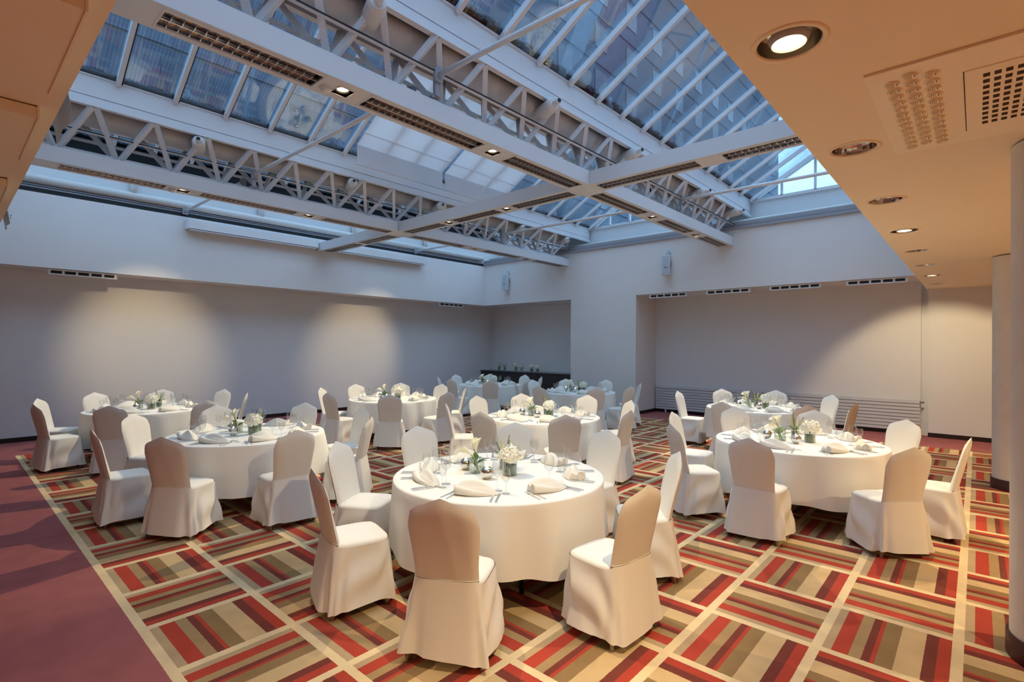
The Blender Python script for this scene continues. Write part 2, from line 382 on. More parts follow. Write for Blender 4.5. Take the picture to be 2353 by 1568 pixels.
XRG = -2.05; ZRG = ZF1 + K * (XRG - T1['xr']); XMG = (T2['xr'] + T1['xl']) / 2; ZMG = ZF1 + K * (XMG - T2['xr'])
XLG = -11.262; ZLG = 5.66 + K * (XLG + 12.45)
slope(1, T1['xr'], ZF1, XRG, ZRG); slope(2, XE + .12, ZRG - K * (XE + .12 - XRG), XRG, ZRG)
slope(3, T2['xr'], ZF1, XMG, ZMG); slope(4, T1['xl'], ZF1, XMG, ZMG)
slope(5, T2['xl'], ZF1, XLG, ZLG); slope(6, -12.45, 5.66, XLG, ZLG)
k_ = 7
for y in (YE - .03, YG + .03):
    gable(k_, ((T1['xr'], ZF1), (XRG, ZRG), (XE + .12, ZRG - K * (XE + .12 - XRG))), y); k_ += 1
    gable(k_, ((T2['xr'], ZF1), (XMG, ZMG), (T1['xl'], ZF1)), y); k_ += 1
    gable(k_, ((-12.45, 5.66), (XLG, ZLG), (T2['xl'], ZF1)), y); k_ += 1
rd = MB()
for x, z in ((XRG, ZRG), (XMG, ZMG), (XLG, ZLG)): rd.box(x - .06, x + .06, YE, YG, z - .10, z + .02)
struct('trim_5', rd.mesh('trim_5', 'white_metal'))

# ------------------------------------------------------------------ roof trusses, gutters, ducts
def truss(t, label, glabel, dlabel):
    xb, xl, xr = t['xb'], t['xl'], t['xr']
    root = thing('roof_truss', label, 'truss', (xb, YE, 4.33))
    ox = Vector((xb, YE, 4.33))
    def P(name, mb, m='white_metal', sm=False):
        mb.v = [tuple(Vector(v) - ox) for v in mb.v]; return obj(name, mb.mesh(name, m, sm), root)
    zb = 4.385
    for x in (xl, xr): P('top_chord', MB().box(x - .035, x + .035, YE + .02, YG - .06, ZF0 - .03, ZF0 + .03))
    P('bottom_chord', MB().box(xb - .05, xb + .05, YE + .02, 12.25, 4.335, 4.40))
    sp_ = .663; y = 1.03
    nodes = []
    while y < 12.3: nodes.append(y); y += sp_
    for x in (xl, xr):
        for y in nodes:
            for s_ in (-1, 1):
                y2 = y + s_ * sp_ / 2
                if YE + .05 < y2 < 12.9: P('diagonal', MB().bar((xb + (.03 if x == xr else -.03), y + s_ * .03, zb), (x, y2 - s_ * .02, ZF0 - .02), .056, .056))
    for s_ in (-1, 1):
        x = xb + s_ * .20; z = 4.61
        r_ = P('rail', MB().tube((x, YE + .02, z), (x, 12.24, z), .022, n=10), 'white_metal', True)
        g = MB().box(x + s_ * .016, x + s_ * .03, YE + .02, 12.24, z - .006, z + .006); g.v = [tuple(Vector(v) - ox) for v in g.v]
        obj('groove', g.mesh('groove', 'black'), r_)
        for yb in (3.45, 9.4):
            P('bracket', MB().box(x - .02, x + .02, yb - .03, yb + .03, 4.37, z).box(min(x, xb + s_ * .15), max(x, xb + s_ * .15), yb - .06, yb + .06, 4.36, 4.375).tube((x, yb - .04, 4.345), (x, yb - .04, 4.36), .014, n=8), 'trim_grey')
    # fascia boards either side of the gutter over the truss
    for x, s_, side in ((xl, -1, 'far'), (xr, 1, 'near')):
        gt = thing('fascia_board', '%s on its %s side' % (glabel, 'bare wall' if s_ < 0 else 'column'), 'fascia', (x, YE, ZF1))
        o2 = Vector((x, YE, ZF1))
        for nm, a, b, dx in (('lower_fascia', ZF0 + .031, ZF0 + .10, 0), ('fascia', ZF0 + .105, ZF1 - .02, .006), ('glazing_sill', ZF1 - .02, ZF1 + .004, .02)):
            mb = MB().box(min(x - s_ * .03, x + s_ * dx), max(x - s_ * .03, x + s_ * dx), YE + .02, YG - .06, a, b); mb.v = [tuple(Vector(v) - o2) for v in mb.v]
            obj(nm, mb.mesh(nm, 'white_metal'), gt)
    mb = MB().box(xl + .031, xr - .031, YE + .02, YG - .06, ZF1 - .03, ZF1 - .005)
    for yy in [YE + .4 + .663 * i for i in range(18)]: mb.box(xl + .031, xr - .031, yy - .03, yy + .03, ZF1 - .09, ZF1 - .03)
    o_g = obj('gutter', mb.mesh('gutter', 'concrete')); tag(o_g, 'grey gutter floor ' + glabel.split(' board ')[1], 'gutter')
    # spiral duct with jet nozzles
    dx, dz, dr = xb + .01, 4.91, .16
    dt = thing('air_duct', dlabel, 'duct', (dx, YE, dz))
    mb = MB(); prof = []; y = YE + .02
    P_ = []
    while y < 12.2:
        for e, rr in ((0, dr), (.012, dr + .003), (.024, dr)): P_.append((y + e, rr))
        y += .16
    rows = [[(rr * cos(2 * pi * i / 24), yy - YE, rr * sin(2 * pi * i / 24)) for i in range(24)] for yy, rr in P_]
    mb.grid(rows, True); n0 = len(rows)
    mb.add([(0, rows[0][0][1], 0)] + rows[0], [(0, 1 + (i + 1) % 24, 1 + i) for i in range(24)]); mb.add([(0, rows[-1][0][1], 0)] + rows[-1], [(0, 1 + i, 1 + (i + 1) % 24) for i in range(24)])
    obj('duct_tube', mb.mesh('duct_tube', 'duct_white', 'auto'), dt)
    nm_ = MB(); d_ = Vector((1, -.34, 0)).normalized()
    nm_.tube(d_ * .08, d_ * .46, .088, n=20); nm_.tube(d_ * .46, d_ * .50, .088, .07, n=20)
    nme = nm_.mesh('nozzle', 'duct_white', 'auto')
    tp = MB().tube(d_ * .49, d_ * .60, .042, .034, n=16).mesh('nozzle_tip', 'white_metal', 'auto'); th = MB().tube(d_ * .595, d_ * .602, .027, n=16).mesh('nozzle_mouth', 'black')
    for y in (2.62, 5.15, 7.25, 9.95, 11.85):
        q = obj('nozzle', nme, dt, (0, y - YE + .1, -.125)); obj('nozzle_tip', tp, q); obj('nozzle_mouth', th, q)
truss(T1, 'white triangular steel truss above the lit beam closest to the columns', 'white fascia board over the truss closest to the columns', 'white spiral air duct inside the truss closest to the columns')
truss(T2, 'white triangular steel truss above the lit beam closest to the projection screens', 'white fascia board over the truss closest to the screens', 'white spiral air duct inside the truss closest to the projection screens')
# cross ties
for xa, xb_, nm in ((XLU, T2['xb'] - .22, 'long bare wall and the nearer truss'), (T2['xb'] + .22, T1['xb'] - .22, 'two roof trusses'), (T1['xb'] + .22, XE, 'roof truss and orange ceiling')):
    for y, e in ((3.45, 'plum carpet side'), (9.4, 'pillar wall side')):
        mb = MB().tube((0, 0, 0), (xb_ - xa - .02, 0, -.03), .028, n=12)
        t = thing('tie_rod', 'white tie rod between %s, %s' % (nm, e), 'tie rod', (xa + .01, y, 4.575))
        obj('rod', mb.mesh('rod', 'white_metal', True), t)
        for q in (0, xb_ - xa - .02): obj('end_plate', MB().box(q - .012, q + .012, -.05, .05, -.07, .07).mesh('end_plate', 'trim_grey'), t)
# pipes along the heads of the walls
def pipe(label, p0, p1, r, stubs=()):
    t = thing('service_pipe', label, 'pipe', p0); d = Vector(p1) - Vector(p0)
    obj('pipe', MB().tube((0, 0, 0), d, r, n=16).mesh('pipe', 'duct_white', True), t)
    for y in stubs: obj('stub', MB().tube((0, y - p0[1], 0), (-.02, y - p0[1], .42), r * .8, n=14).mesh('stub', 'duct_white', True), t)
pipe('thick white pipe along the head of the long bare wall', (-12.32, YE + .03, 4.70), (-12.32, 12.2, 4.70), .075, (2.57, 5.0, 7.4, 9.8))
pipe('thin white pipe along the head of the pillar wall', (XLU + .1, 12.40, 4.70), (XE - .02, 12.40, 4.70), .03)

# ------------------------------------------------------------------ light beams with louvre lights, spots, detectors
ZB0, ZB1 = 4.13, 4.33
def louvre_spec(L, W=.27):
    """recessed grid light, long axis = y, hung in an opening of size W x L, z=0 at the beam's lower face"""
    fr = MB(); e = .014
    fr.box(-W / 2 - .016, -W / 2 + e, -L / 2, L / 2, -.004, .012); fr.box(W / 2 - e, W / 2 + .016, -L / 2, L / 2, -.004, .012)
    fr.box(-W / 2 + e, W / 2 - e, -L / 2, -L / 2 + e, -.004, .012); fr.box(-W / 2 + e, W / 2 - e, L / 2 - e, L / 2, -.004, .012)
    rf = MB()
    for s_ in (-1, 1):   # two curved trays
        cx = s_ * W / 4; hw = W / 4 - .004
        rows = [[(cx + hw * cos(pi * (1 - k / 8)), y, .012 + .07 * sin(pi * k / 8)) for k in range(9)] for y in (-L / 2 + e, L / 2 - e)]
        rf.grid(rows)
    rib = MB().box(-.006, .006, -L / 2 + e, L / 2 - e, 0, .055)
    tb = MB()
    for s_ in (-1, 1): tb.tube((s_ * W / 4, -L / 2 + .04, .06), (s_ * W / 4, L / 2 - .04, .06), .012, n=8)
    n = max(4, round(L / .078)); bl = MB(); a = W / 2 - e
    for s_ in (-1, 1):
        bl.add([(s_ * .008, -.006, .05), (s_ * .008, .006, .05), (s_ * a, .006, .05), (s_ * a, -.006, .05), (s_ * .008, -.004, .002), (s_ * .008, .004, .002), (s_ * W / 4, 0, .014), (s_ * a, .004, .002), (s_ * a, -.004, .002)],
               [(0, 3, 2, 1), (0, 4, 6), (0, 6, 3), (3, 6, 8), (1, 6, 5), (1, 2, 6), (2, 7, 6), (4, 5, 6), (6, 7, 8)])
    ble = bl.mesh('louvre_blade', 'mirror_reflector')
    sp_ = [('frame', fr.mesh('frame', 'white_metal')), ('reflector', rf.mesh('reflector', 'tray_mirror', True)), ('centre_rib', rib.mesh('centre_rib', 'mirror_reflector')), ('tube_lamp', tb.mesh('tube_lamp', 'white_panel', True))]
    for i in range(1, n): sp_.append(('louvre_blade', ble, (0, -L / 2 + L * i / n, 0)))
    return sp_
lcache = {}
def louvre(c, L, along_x, label):
    L = round(L, 2)
    if L not in lcache: lcache[L] = louvre_spec(L)
    inst('louvre_light', lcache[L], label, 'light', (c[0], c[1], ZB0), R(-90) if along_x else 0, 'louvre lights in the ceiling beams')
def spot_lamp(name, loc, aim, watts, size, blend=.4, col=WARM, rad=.03):
    l = bpy.data.lights.new(name, 'SPOT'); l.energy = watts * LAMP; l.color = col; l.spot_size = R(size); l.spot_blend = blend; l.shadow_soft_size = rad
    o = bpy.data.objects.new(name, l); C.objects.link(o); o.location = loc
    o.rotation_euler = (Vector(aim) - Vector(loc)).to_track_quat('-Z', 'Y').to_euler(); return o
sq = MB()
for a, b, c, d in ((-.09, .09, -.09, -.078), (-.09, .09, .078, .09), (-.09, -.078, -.078, .078), (.078, .09, -.078, .078)): sq.box(a, b, c, d, -.004, .01)
sqf = sq.mesh('trim_frame', 'white_metal')
sqb = MB(); sqb.add([(-.078, -.078, .0), (.078, -.078, .0), (.078, .078, .0), (-.078, .078, .0), (-.078, -.078, .09), (.078, -.078, .09), (.078, .078, .09), (-.078, .078, .09)], [(0, 1, 5, 4), (1, 2, 6, 5), (2, 3, 7, 6), (3, 0, 4, 7), (4, 5, 6, 7)])
sqb = sqb.mesh('housing', 'black')
ringm = MB().lathe([(.062, .012), (.066, .03), (.055, .05), (.05, .03), (.052, .014), (.062, .012)], 24).mesh('lamp_ring', 'leg_metal', True)
lens_on = MB().lathe([(0, .022), (.03, .021), (.05, .026), (.05, .034), (0, .034)], 20).mesh('lamp_lens', 'lamp_on', True)
lens_off = MB().lathe([(0, .022), (.03, .021), (.05, .026), (.05, .034), (0, .034)], 20).mesh('lamp_lens', 'trim_grey', True)
def beam_spot(x, y, label, aim=None, watts=0, size=60, blend=.5):
    inst('spotlight', [('trim_frame', sqf), ('housing', sqb), ('lamp_ring', ringm), ('lamp_lens', lens_on if aim else lens_off)], label, 'light', (x, y, ZB0), 0, 'square spotlights in the ceiling beams')
    if aim: spot_lamp('spot_light', (x, y, ZB0 - .012), aim, watts, size, blend)
def beam(name, label, along_x, c, w, a0, a1, holes):
    """hollow box beam; holes = [(start, end, width)] along its length in the lower face"""
    mb = MB(); h = w / 2
    def B(l0, l1, s0, s1, z0, z1):
        if l1 - l0 < .002: return
        if along_x: mb.box(l0, l1, c + s0, c + s1, z0, z1)
        else: mb.box(c + s0, c + s1, l0, l1, z0, z1)
    B(a0, a1, -h, -h + .03, ZB0, ZB1); B(a0, a1, h - .03, h, ZB0, ZB1); B(a0, a1, -h + .03, h - .03, ZB1 - .02, ZB1)
    p = a0
    for s, e, hw in sorted(holes):
        B(p, s, -h + .03, h - .03, ZB0, ZB0 + .015)
        B(s, e, -h + .03, -hw / 2, ZB0, ZB0 + .015); B(s, e, hw / 2, h - .03, ZB0, ZB0 + .015); p = e
    B(p, a1, -h + .03, h - .03, ZB0, ZB0 + .015)
    o = obj(name, mb.mesh(name, 'beam_white')); tag(o, label, 'beam', 'white light beams'); return o
lou = [(1.05, 2.27), (2.72, 4.26), (4.75, 6.25), (6.76, 8.30), (8.96, 10.26), (10.85, 12.18)]
spo = [2.50, 4.49, 8.63, 10.55]
ORD = ['first', 'second', 'third', 'fourth', 'fifth', 'sixth', 'seventh', 'eighth']
nspo = ['first', 'second', 'third', 'fourth']
aims = {(1, 0): ((-2.95, 2.95, .75), 190, 46), (1, 1): ((-4.8, 6.0, .7), 300, 52), (1, 2): ((-1.5, 6.35, .75), 400, 40), (1, 3): ((-2.9, 9.45, .75), 330, 50),
        (2, 0): ((-13, 2.95, 1.65), 200, 42, .9), (2, 1): ((-9.9, 2.3, .7), 300, 50), (2, 2): ((-13, 7.9, 1.6), 200, 42, .9)}
for bi, (xc, nm) in enumerate(((-4.37, 'closest to the columns'), (-9.0, 'closest to the screens')), 1):
    beam('light_beam', 'long white box beam with recessed lights, %s' % nm, False, xc, .375, YE + .02, YBU, [(a, b, .27) for a, b in lou] + [(y - .078, y + .078, .156) for y in spo])
    for i, (a, b) in enumerate(lou): louvre((xc, (a + b) / 2), b - a, False, 'louvre light in the long beam %s, %s from the pillar wall' % (nm, ORD[len(lou) - 1 - i]))
    for i, y in enumerate(spo):
        A = aims.get((bi, i))
        beam_spot(xc, y, ('lit spotlight in the long beam %s, %s from the pillar wall' if A else 'unlit spotlight in the long beam %s, %s from the pillar wall') % (nm, ORD[3 - i]), *(A or ()))
segs = [(XLU, -9.19, [(-12.1, -10.58), (-10.48, -9.24)], []), (-8.81, -4.56, [(-8.78, -7.62), (-7.31, -6.15), (-5.82, -4.60)], [-7.47, -5.99]), (-4.18, XE + .0, [(-4.13, -2.64), (-2.34, -.86)], [])]
snm = ['ending at the screens', 'between the two long beams', 'ending at the orange ceiling']
caim = {-7.47: ((-8.5, 6.0, .7), 320, 54), -5.99: ((-6.3, 2.55, .75), 560, 38)}
for (a, b, ls, ss), nm in zip(segs, snm):
    beam('cross_beam', 'white cross beam with recessed lights %s' % nm, True, 6.5, .385, a + .001, b - .001, [(p, q, .27) for p, q in ls] + [(x - .078, x + .078, .156) for x in ss])
    for i, (p, q) in enumerate(ls): louvre(((p + q) / 2, 6.5), q - p, True, '%s louvre light from the bare wall in cross beam %s' % (ORD[i], nm))
    for i, x in enumerate(ss): beam_spot(x, 6.5, '%s lit spotlight from the bare wall in cross beam %s' % (ORD[i], nm), *caim[x])
dm = [('base', MB().lathe([(0, 0), (.055, 0), (.055, -.018), (0, -.018)], 24).mesh('base', 'white_panel', 'auto')), ('sensor_head', MB().lathe([(.04, -.018), (.042, -.03), (.03, -.042), (0, -.044)], 24).mesh('sensor_head', 'white_panel', True))]
for x, y, nm in ((-4.42, 2.355, 'in the long beam closest to the columns'), (-9.02, 2.355, 'in the long beam closest to the projection screens'), (-4.40, 10.70, 'at the pillar wall end of the beam closest to the columns'), (-9.02, 10.70, 'at the pillar wall end of the beam closest to the screens')):
    inst('smoke_detector', dm, 'round white smoke detector %s' % nm, 'smoke detector', (x, y, ZB0), 0, 'smoke detectors')

# ------------------------------------------------------------------ downlights in the low ceiling
dl_ring = MB().lathe([(DLR - .002, .02), (DLR - .002, 0), (DLR + .004, -.006), (DLR + .022, -.004), (DLR + .024, 0)], 40).mesh('trim_ring', 'ceiling_paint', True)
fac = MB(); rows = []
for k, (r_, z) in enumerate(((DLR - .004, .004), (DLR - .012, .04), (DLR - .035, .08), (DLR - .07, .10), (.001, .105))):
    rows.append([(r_ * cos(2 * pi * i / 24), r_ * sin(2 * pi * i / 24), z) for i in range(24)])
fac.grid(rows, True); fac = fac.mesh('reflector', 'facet_mirror')
dl_tube = MB().box(-.075, .075, -.022, -.006, .03, .046).box(-.075, .075, .006, .022, .03, .046).mesh('lamp_tubes', 'white_panel')
dl_can = MB().lathe([(DLR - .004, .0), (DLR - .004, .10), (0, .10)], 32).mesh('housing', 'leg_metal', True)
dl_gim = MB().lathe([(.062, -.004), (.075, .02), (.05, .05), (.048, .01), (.062, -.004)], 28).mesh('lamp_ring', 'white_metal', True)
dl_len = MB().lathe([(0, .004), (.03, .003), (.05, .008), (.05, .02), (0, .02)], 24).mesh('lamp_lens', 'lamp_on', True)
daim = {0: ((-2.6, 2.7, .5), 130, 70), 3: ((-1.2, 6.2, .6), 90, 80), 6: ((-.6, 13.3, .6), 150, 80)}
for i, y in enumerate(DLY):
    lit = i in daim
    sp_ = [('trim_ring', dl_ring)] + ([('housing', dl_can), ('lamp_ring', dl_gim), ('lamp_lens', dl_len)] if lit else [('reflector', fac), ('lamp_tubes', dl_tube)])
    inst('downlight', sp_, ('lit round swivel downlight in the orange ceiling row, %s from the radiator wall' if lit else 'unlit round mirrored downlight in the orange ceiling row, %s from the radiator wall') % ORD[7 - i], 'light', (DLX, y, ZC), 0,
         'lit round downlights' if lit else 'unlit round downlights')
    if lit: spot_lamp('downlight_lamp', (DLX, y, ZC - .008), *daim[i])
for (x, y), nm in zip(NEAR_FILL, ('beyond the plum strip', 'first behind the columns from the plum strip', 'second behind the columns from the plum strip', 'third behind the columns from the plum strip')):
    inst('downlight', [('trim_ring', dl_ring), ('lamp_ring', dl_gim), ('lamp_lens', dl_len)], 'added fill downlight in the orange ceiling, ' + nm, 'light', (x, y, ZC - .006), 0, 'added fill downlights away from the light well')
    spot_lamp('downlight_lamp', (x, y, ZC - .02), (x - .3, y + .3, 0), 210, 120, .6)  # wide flood added to brighten column, ceiling and near floor

# ventilation plate in the low ceiling
t = thing('ventilation_plate', 'painted ceiling plate with three rows of swirl outlets and a grid of square holes', 'air vent', (0, 3.3, ZC))
pl = MB(); pl.box(-.372, .62, -.6, .6, -.012, -.001); obj('plate', pl.mesh('plate', 'plate_paint'), t)
obj('hatch', MB().box(-.044, .56, -.385, .415, -.016, -.012).mesh('hatch', 'plate_paint'), t)
obj('hatch_gap', MB().box(-.048, -.0445, -.385, .415, -.0145, -.0125).mesh('hatch_gap', 'hole_dark'), t)
sc = MB().lathe([(.0275, 0), (.028, -.005), (.025, -.011), (.021, -.009), (.019, -.0005), (0, -.0005)], 20)
for k in range(4): sc.box(-.020 + k * .007, -.017 + k * .007, -.013, .013, -.010, -.001)
sc.box(.008, .014, -.018, .018, -.010, -.001)
sce = sc.mesh('swirl_outlet', 'plate_paint', 'auto')
for j, (x, yo) in enumerate(((-.285, -.46), (-.22, -.50), (-.152, -.46))):
    for i in range(13): obj('swirl_outlet', sce, t, (x, yo + .0795 * i, -.012))
he = MB().box(-.011, .011, -.018, .018, -.0175, -.0155).mesh('vent_hole', 'hole_dark')
for c in range(14):
    for r_ in range(10): obj('vent_hole', he, t, (.027 + .0357 * c, -.30 + .0693 * r_, 0))
# lowered panels in the ceiling beside the plum carpet
for x0, x1, nm in ((-3.10, -2.235, 'nearest the columns'), (-4.34, -3.478, 'in the middle'), (-6.0, -5.15, 'farthest from the columns')):
    t = thing('ceiling_panel', 'lowered square plaster panel under the orange ceiling, %s of three' % nm, 'ceiling panel', ((x0 + x1) / 2, -.6, 2.907))
    a = (x1 - x0) / 2
    obj('panel', MB().box(-a, a, -.93, .93, 0, .055).mesh('panel', 'ceiling_paint'), t)
    obj('edge_strip', MB().box(-a - .004, a + .004, .93, .938, -.004, .063).mesh('edge_strip', 'ceiling_paint'), t)
# cloths hanging above the ceiling edge
for x, nm in ((-4.35, 'closer to the roof truss'), (-8.35, 'closer to the long bare wall')):
    rows = []
    for i in range(9):
        z = 3.62 - i * .058
        rows.append([(-.34 + .085 * j, .03 * sin(j * 1.3) * (1 - i / 12) + .012 * sin(i), z - 3.62) for j in range(9)])
    t = thing('hanging_cloth', 'white hanging cloth at the edge of the orange ceiling, %s' % nm, 'banner', (x, YE + .12, 3.62))
    obj('cloth', MB().grid(rows).mesh('cloth', 'banner', True), t)
    obj('printed_mark', MB().box(-.06, .0, .036, .040, -.37, -.36).box(-.04, .05, .036, .040, -.345, -.338).mesh('printed_mark', 'black'), t)
    obj('hem_bar', MB().tube((-.36, 0, 0), (.36, 0, 0), .012).mesh('hem_bar', 'white_metal'), t)

# ------------------------------------------------------------------ roller blinds
def blind(label, xs, z_of, y0, y1, bar):
    pts = [(x, z) for x, z in zip(xs, z_of)]
    rows = []
    for k in range(len(pts) - 1):
        n = 5
        for i in range(n + (k == len(pts) - 2)):
            f = i / n; rows.append([(pts[k][0] + (pts[k + 1][0] - pts[k][0]) * f, y, pts[k][1] + (pts[k + 1][1] - pts[k][1]) * f) for y in (y0, (y0 + y1) / 2, y1)])
    o = Vector((pts[0][0], y0, pts[0][1]))
    t = thing('roller_blind', label, 'blind', o)
    mb = MB().grid(rows); mb.v = [tuple(Vector(v) - o) for v in mb.v]; obj('fabric', mb.mesh('fabric', 'blind'), t)
    obj('bottom_bar', MB().tube((0, -.03, 0), (0, y1 - y0 + .03, 0), .016, n=10).mesh('bottom_bar', 'white_metal', True), t)
    for q in range(3):
        x, z = pts[1][0] + (pts[-1][0] - pts[1][0]) * (q + .5) / 3, pts[1][1] + (pts[-1][1] - pts[1][1]) * (q + .5) / 3
        obj('guide_rod', MB().tube((x - o.x, 0, z - o.z + .02), (x - o.x, y1 - y0, z - o.z + .02), .008, n=6).mesh('guide_rod', 'white_metal'), t)
sx0 = -8.2; zk = 5.366; xe = XMG - .12; ze = zk + K * (xe - sx0)
for a, b, nm in ((4.98, 6.95, 'above the cross beam on the plum carpet side'), (7.02, 8.95, 'above the cross beam on the pillar wall side')):
    blind('white roller blind under the sloping glass %s' % nm, (sx0, sx0, xe), (5.02, zk, ze), a, b, True)
xs_, xe2 = T1['xl'] - .12, XMG + .12
for i, (a, b) in enumerate(((.95, 2.85), (2.92, 4.82), (4.89, 6.79), (6.86, 8.76))):
    blind('white roller blind behind the truss closest to the columns, %s from the plum strip' % ORD[i], (xs_, xs_, xe2), (5.08, 5.22, 5.22 + K * (xs_ - xe2)), a, b, True)
for o in C.objects:
    if o.name.startswith('roller_blind') and 'behind the truss' in o.get('label', ''): o['group'] = 'roller blinds behind the truss'

# ------------------------------------------------------------------ things on the walls
for y0, y1, nm in ((3.45, 6.27, 'plum carpet side'), (6.73, 9.62, 'pillar wall side')):
    t = thing('projection_screen', 'long white projection screen case on the bare wall, %s of the cross beam' % nm, 'screen', (XLU + .012, y0, 4.17))
    obj('case', MB().box(.005, .20, 0, y1 - y0, .03, .21).mesh('case', 'white_panel'), t)
    obj('slot', MB().box(.10, .15, .05, y1 - y0 - .05, .027, .0305).mesh('slot', 'black'), t)
    obj('bottom_bar', MB().box(.06, .19, .04, y1 - y0 - .04, 0, .018).box(.11, .125, .04, y1 - y0 - .04, .018, .031).mesh('bottom_bar', 'white_metal'), t)
    for yy in (0, y1 - y0): obj('end_cap', MB().box(0, .206, yy - .012, yy + .012, .024, .216).mesh('end_cap', 'white_metal'), t)
vent_b = MB(); vl, vh, vd = 1.0, .10, .05
def vent_mesh():
    L, Hh, D = .5, .05, .05
    body = MB().box(-L, L, .018, D, -Hh, Hh)
    fr = MB(); fr.box(-L, L, 0, .018, Hh - .025, Hh); fr.box(-L, L, 0, .018, -Hh, -Hh + .022)
    xs = [-L, -L + .04] 
    w_ = .155; g = (2 * L - .08 - 5 * w_) / 4
    p = -L + .04; fr.box(-L, p, 0, .018, -Hh + .022, Hh - .025)
    slots = []
    for i in range(5):
        slots.append((p, p + w_)); p += w_
        e = p + g if i < 4 else L
        fr.box(p, e, 0, .018, -Hh + .022, Hh - .025); p = e
    sl = [MB().box(a, b, .012, .0178, -Hh + .022, Hh - .025).mesh('slot', 'black') for a, b in slots]
    return [('body', body.mesh('body', 'white_panel')), ('face_frame', fr.mesh('face_frame', 'white_panel'))] + [('slot', s_) for s_ in sl]
vs = vent_mesh()
for (x, y, rz, nm) in ((XLU - .075, 1.82, R(90), 'under the bare wall soffit near the plum strip'), (XLU - .075, 10.88, R(90), 'under the bare wall soffit near the sideboard'),
                       (-5.81, YBU + .06, 0, 'above the radiator wall, first from the pillar'), (-4.33, YBU + .06, 0, 'above the radiator wall, second from the pillar'), (-2.92, YBU + .06, 0, 'above the radiator wall, third from the pillar'), (-1.48, YBU + .06, 0, 'above the radiator wall, fourth from the pillar')):
    inst('slot_vent', vs, 'white air vent with five dark slots ' + nm, 'air vent', (x, y, ZS - .055), rz, 'slotted air vents')
# loudspeakers
def speaker(x, z, nm):
    t = thing('loudspeaker', 'small white wall loudspeaker on a curved bracket %s' % nm, 'speaker', (x, YBU, z))
    c = MB(); pr = [(-.10, -.22, -.25), (.10, -.22, -.25), (.075, -.05, -.25), (-.075, -.05, -.25)]
    v = []
    for z_, lean in ((-.25, -.03), (.25, .05)): v += [(a, b + lean, z_) for a, b, _ in pr]
    c.add(v, [(0, 1, 2, 3), (7, 6, 5, 4), (0, 4, 5, 1), (1, 5, 6, 2), (2, 6, 7, 3), (3, 7, 4, 0)])
    cb = obj('cabinet', c.mesh('cabinet', 'speaker_white'), t, (0, 0, 0), (0, 0, R(12)))
    g = MB(); v = []
    for z_, lean in ((-.235, -.0276), (.235, .0476)): v += [(-.09, -.227 + lean, z_), (.09, -.227 + lean, z_), (.09, -.221 + lean, z_), (-.09, -.221 + lean, z_)]
    g.add(v, [(0, 1, 2, 3), (7, 6, 5, 4), (0, 4, 5, 1), (1, 5, 6, 2), (2, 6, 7, 3), (3, 7, 4, 0)])
    obj('grille', g.mesh('grille', 'speaker_grille'), cb)
    obj('badge', MB().box(-.03, .03, -.240, -.231, -.062, -.052).mesh('badge', 'black'), cb)
    obj('bracket', MB().path([(0, -.10, .25), (.0, -.11, .31), (.01, -.10, .36), (.03, -.05, .38), (.05, -.005, .38)], .013, 8).mesh('bracket', 'speaker_white', True), t)
    obj('wall_plate', MB().box(.0, .10, -.014, 0, .33, .43).mesh('wall_plate', 'speaker_white'), t)
    obj('cable', MB().path([(.06, -.012, .33), (.09, -.03, .10), (.10, -.04, -.02), (.08, -.05, -.05)], .005, 6).mesh('cable', 'black', True), t)
speaker(-11.22, 3.83, 'above the dark sideboard'); speaker(-5.78, 3.82, 'above the radiator wall beside the pillar')
# radiators
def radiator(x0, x1, nm):
    t = thing('radiator', 'long low white slatted radiator %s' % nm, 'radiator', ((x0 + x1) / 2, YB - .09, .085))
    a = (x1 - x0) / 2; n = 9; h_ = .635 / n
    sl = MB().box(-a, a, 0, .05, .006, h_ - .006).mesh('slat', 'radiator')
    for i in range(n): obj('slat', sl, t, (0, 0, h_ * i))
    obj('back_plate', MB().box(-a + .01, a - .01, .050, .080, .01, .625).mesh('back_plate', 'trim_grey'), t)
    for s_ in (-1, 1): obj('foot', MB().box(s_ * a * .8 - .02, s_ * a * .8 + .02, .02, .06, -.085, .01).mesh('foot', 'radiator'), t)
    obj('valve', MB().tube((a + .0, .03, .60), (a + .07, .03, .60), .018, n=12).tube((a + .03, .03, .60), (a + .03, -.03, .60), .02, n=12).mesh('valve', 'chrome', True), t)
radiator(-6.62, -3.86, 'beside the pillar'); radiator(-3.62, -.86, 'at the end of the wall by the columns')
# columns
for y, nm in ((4.24, 'beside the striped carpet edge, with the ventilation plate above it'), (9.15, 'farther along, standing closer to the radiator wall')):
    t = thing('column', 'round pale plaster column %s' % nm, 'column', (.395, y, 0))
    obj('shaft', MB().lathe([(0, .001), (.25, .001), (.25, ZC - .013), (0, ZC - .013)], 48).mesh('shaft', 'plaster', 'auto'), t)
    obj('base_ring', MB().lathe([(.251, .002), (.266, .002), (.266, .125), (.262, .132), (.251, .132)], 48).mesh('base_ring', 'column_base', 'auto'), t)
# sideboard
t = thing('sideboard', 'long dark wood sideboard with a glass top in the niche beside the pillar', 'sideboard', (-10.88, 12.82, 0))
for i in range(5):
    x0 = -2.11 + i * .844
    obj('door', MB().box(x0 + .004, x0 + .840, -.018, 0, .08, .90).mesh('door', 'dark_wood'), t)
obj('body', MB().box(-2.11, 2.11, 0, .57, .08, .92).box(-2.05, 2.05, .04, .55, 0, .08).mesh('body', 'dark_wood'), t)
obj('top', MB().box(-2.115, 2.115, -.03, .575, .92, .945).mesh('top', 'dark_wood'), t)
obj('glass_top', MB().box(-2.115, 2.115, -.03, .575, .946, .96).mesh('glass_top', 'vase_glass'), t)

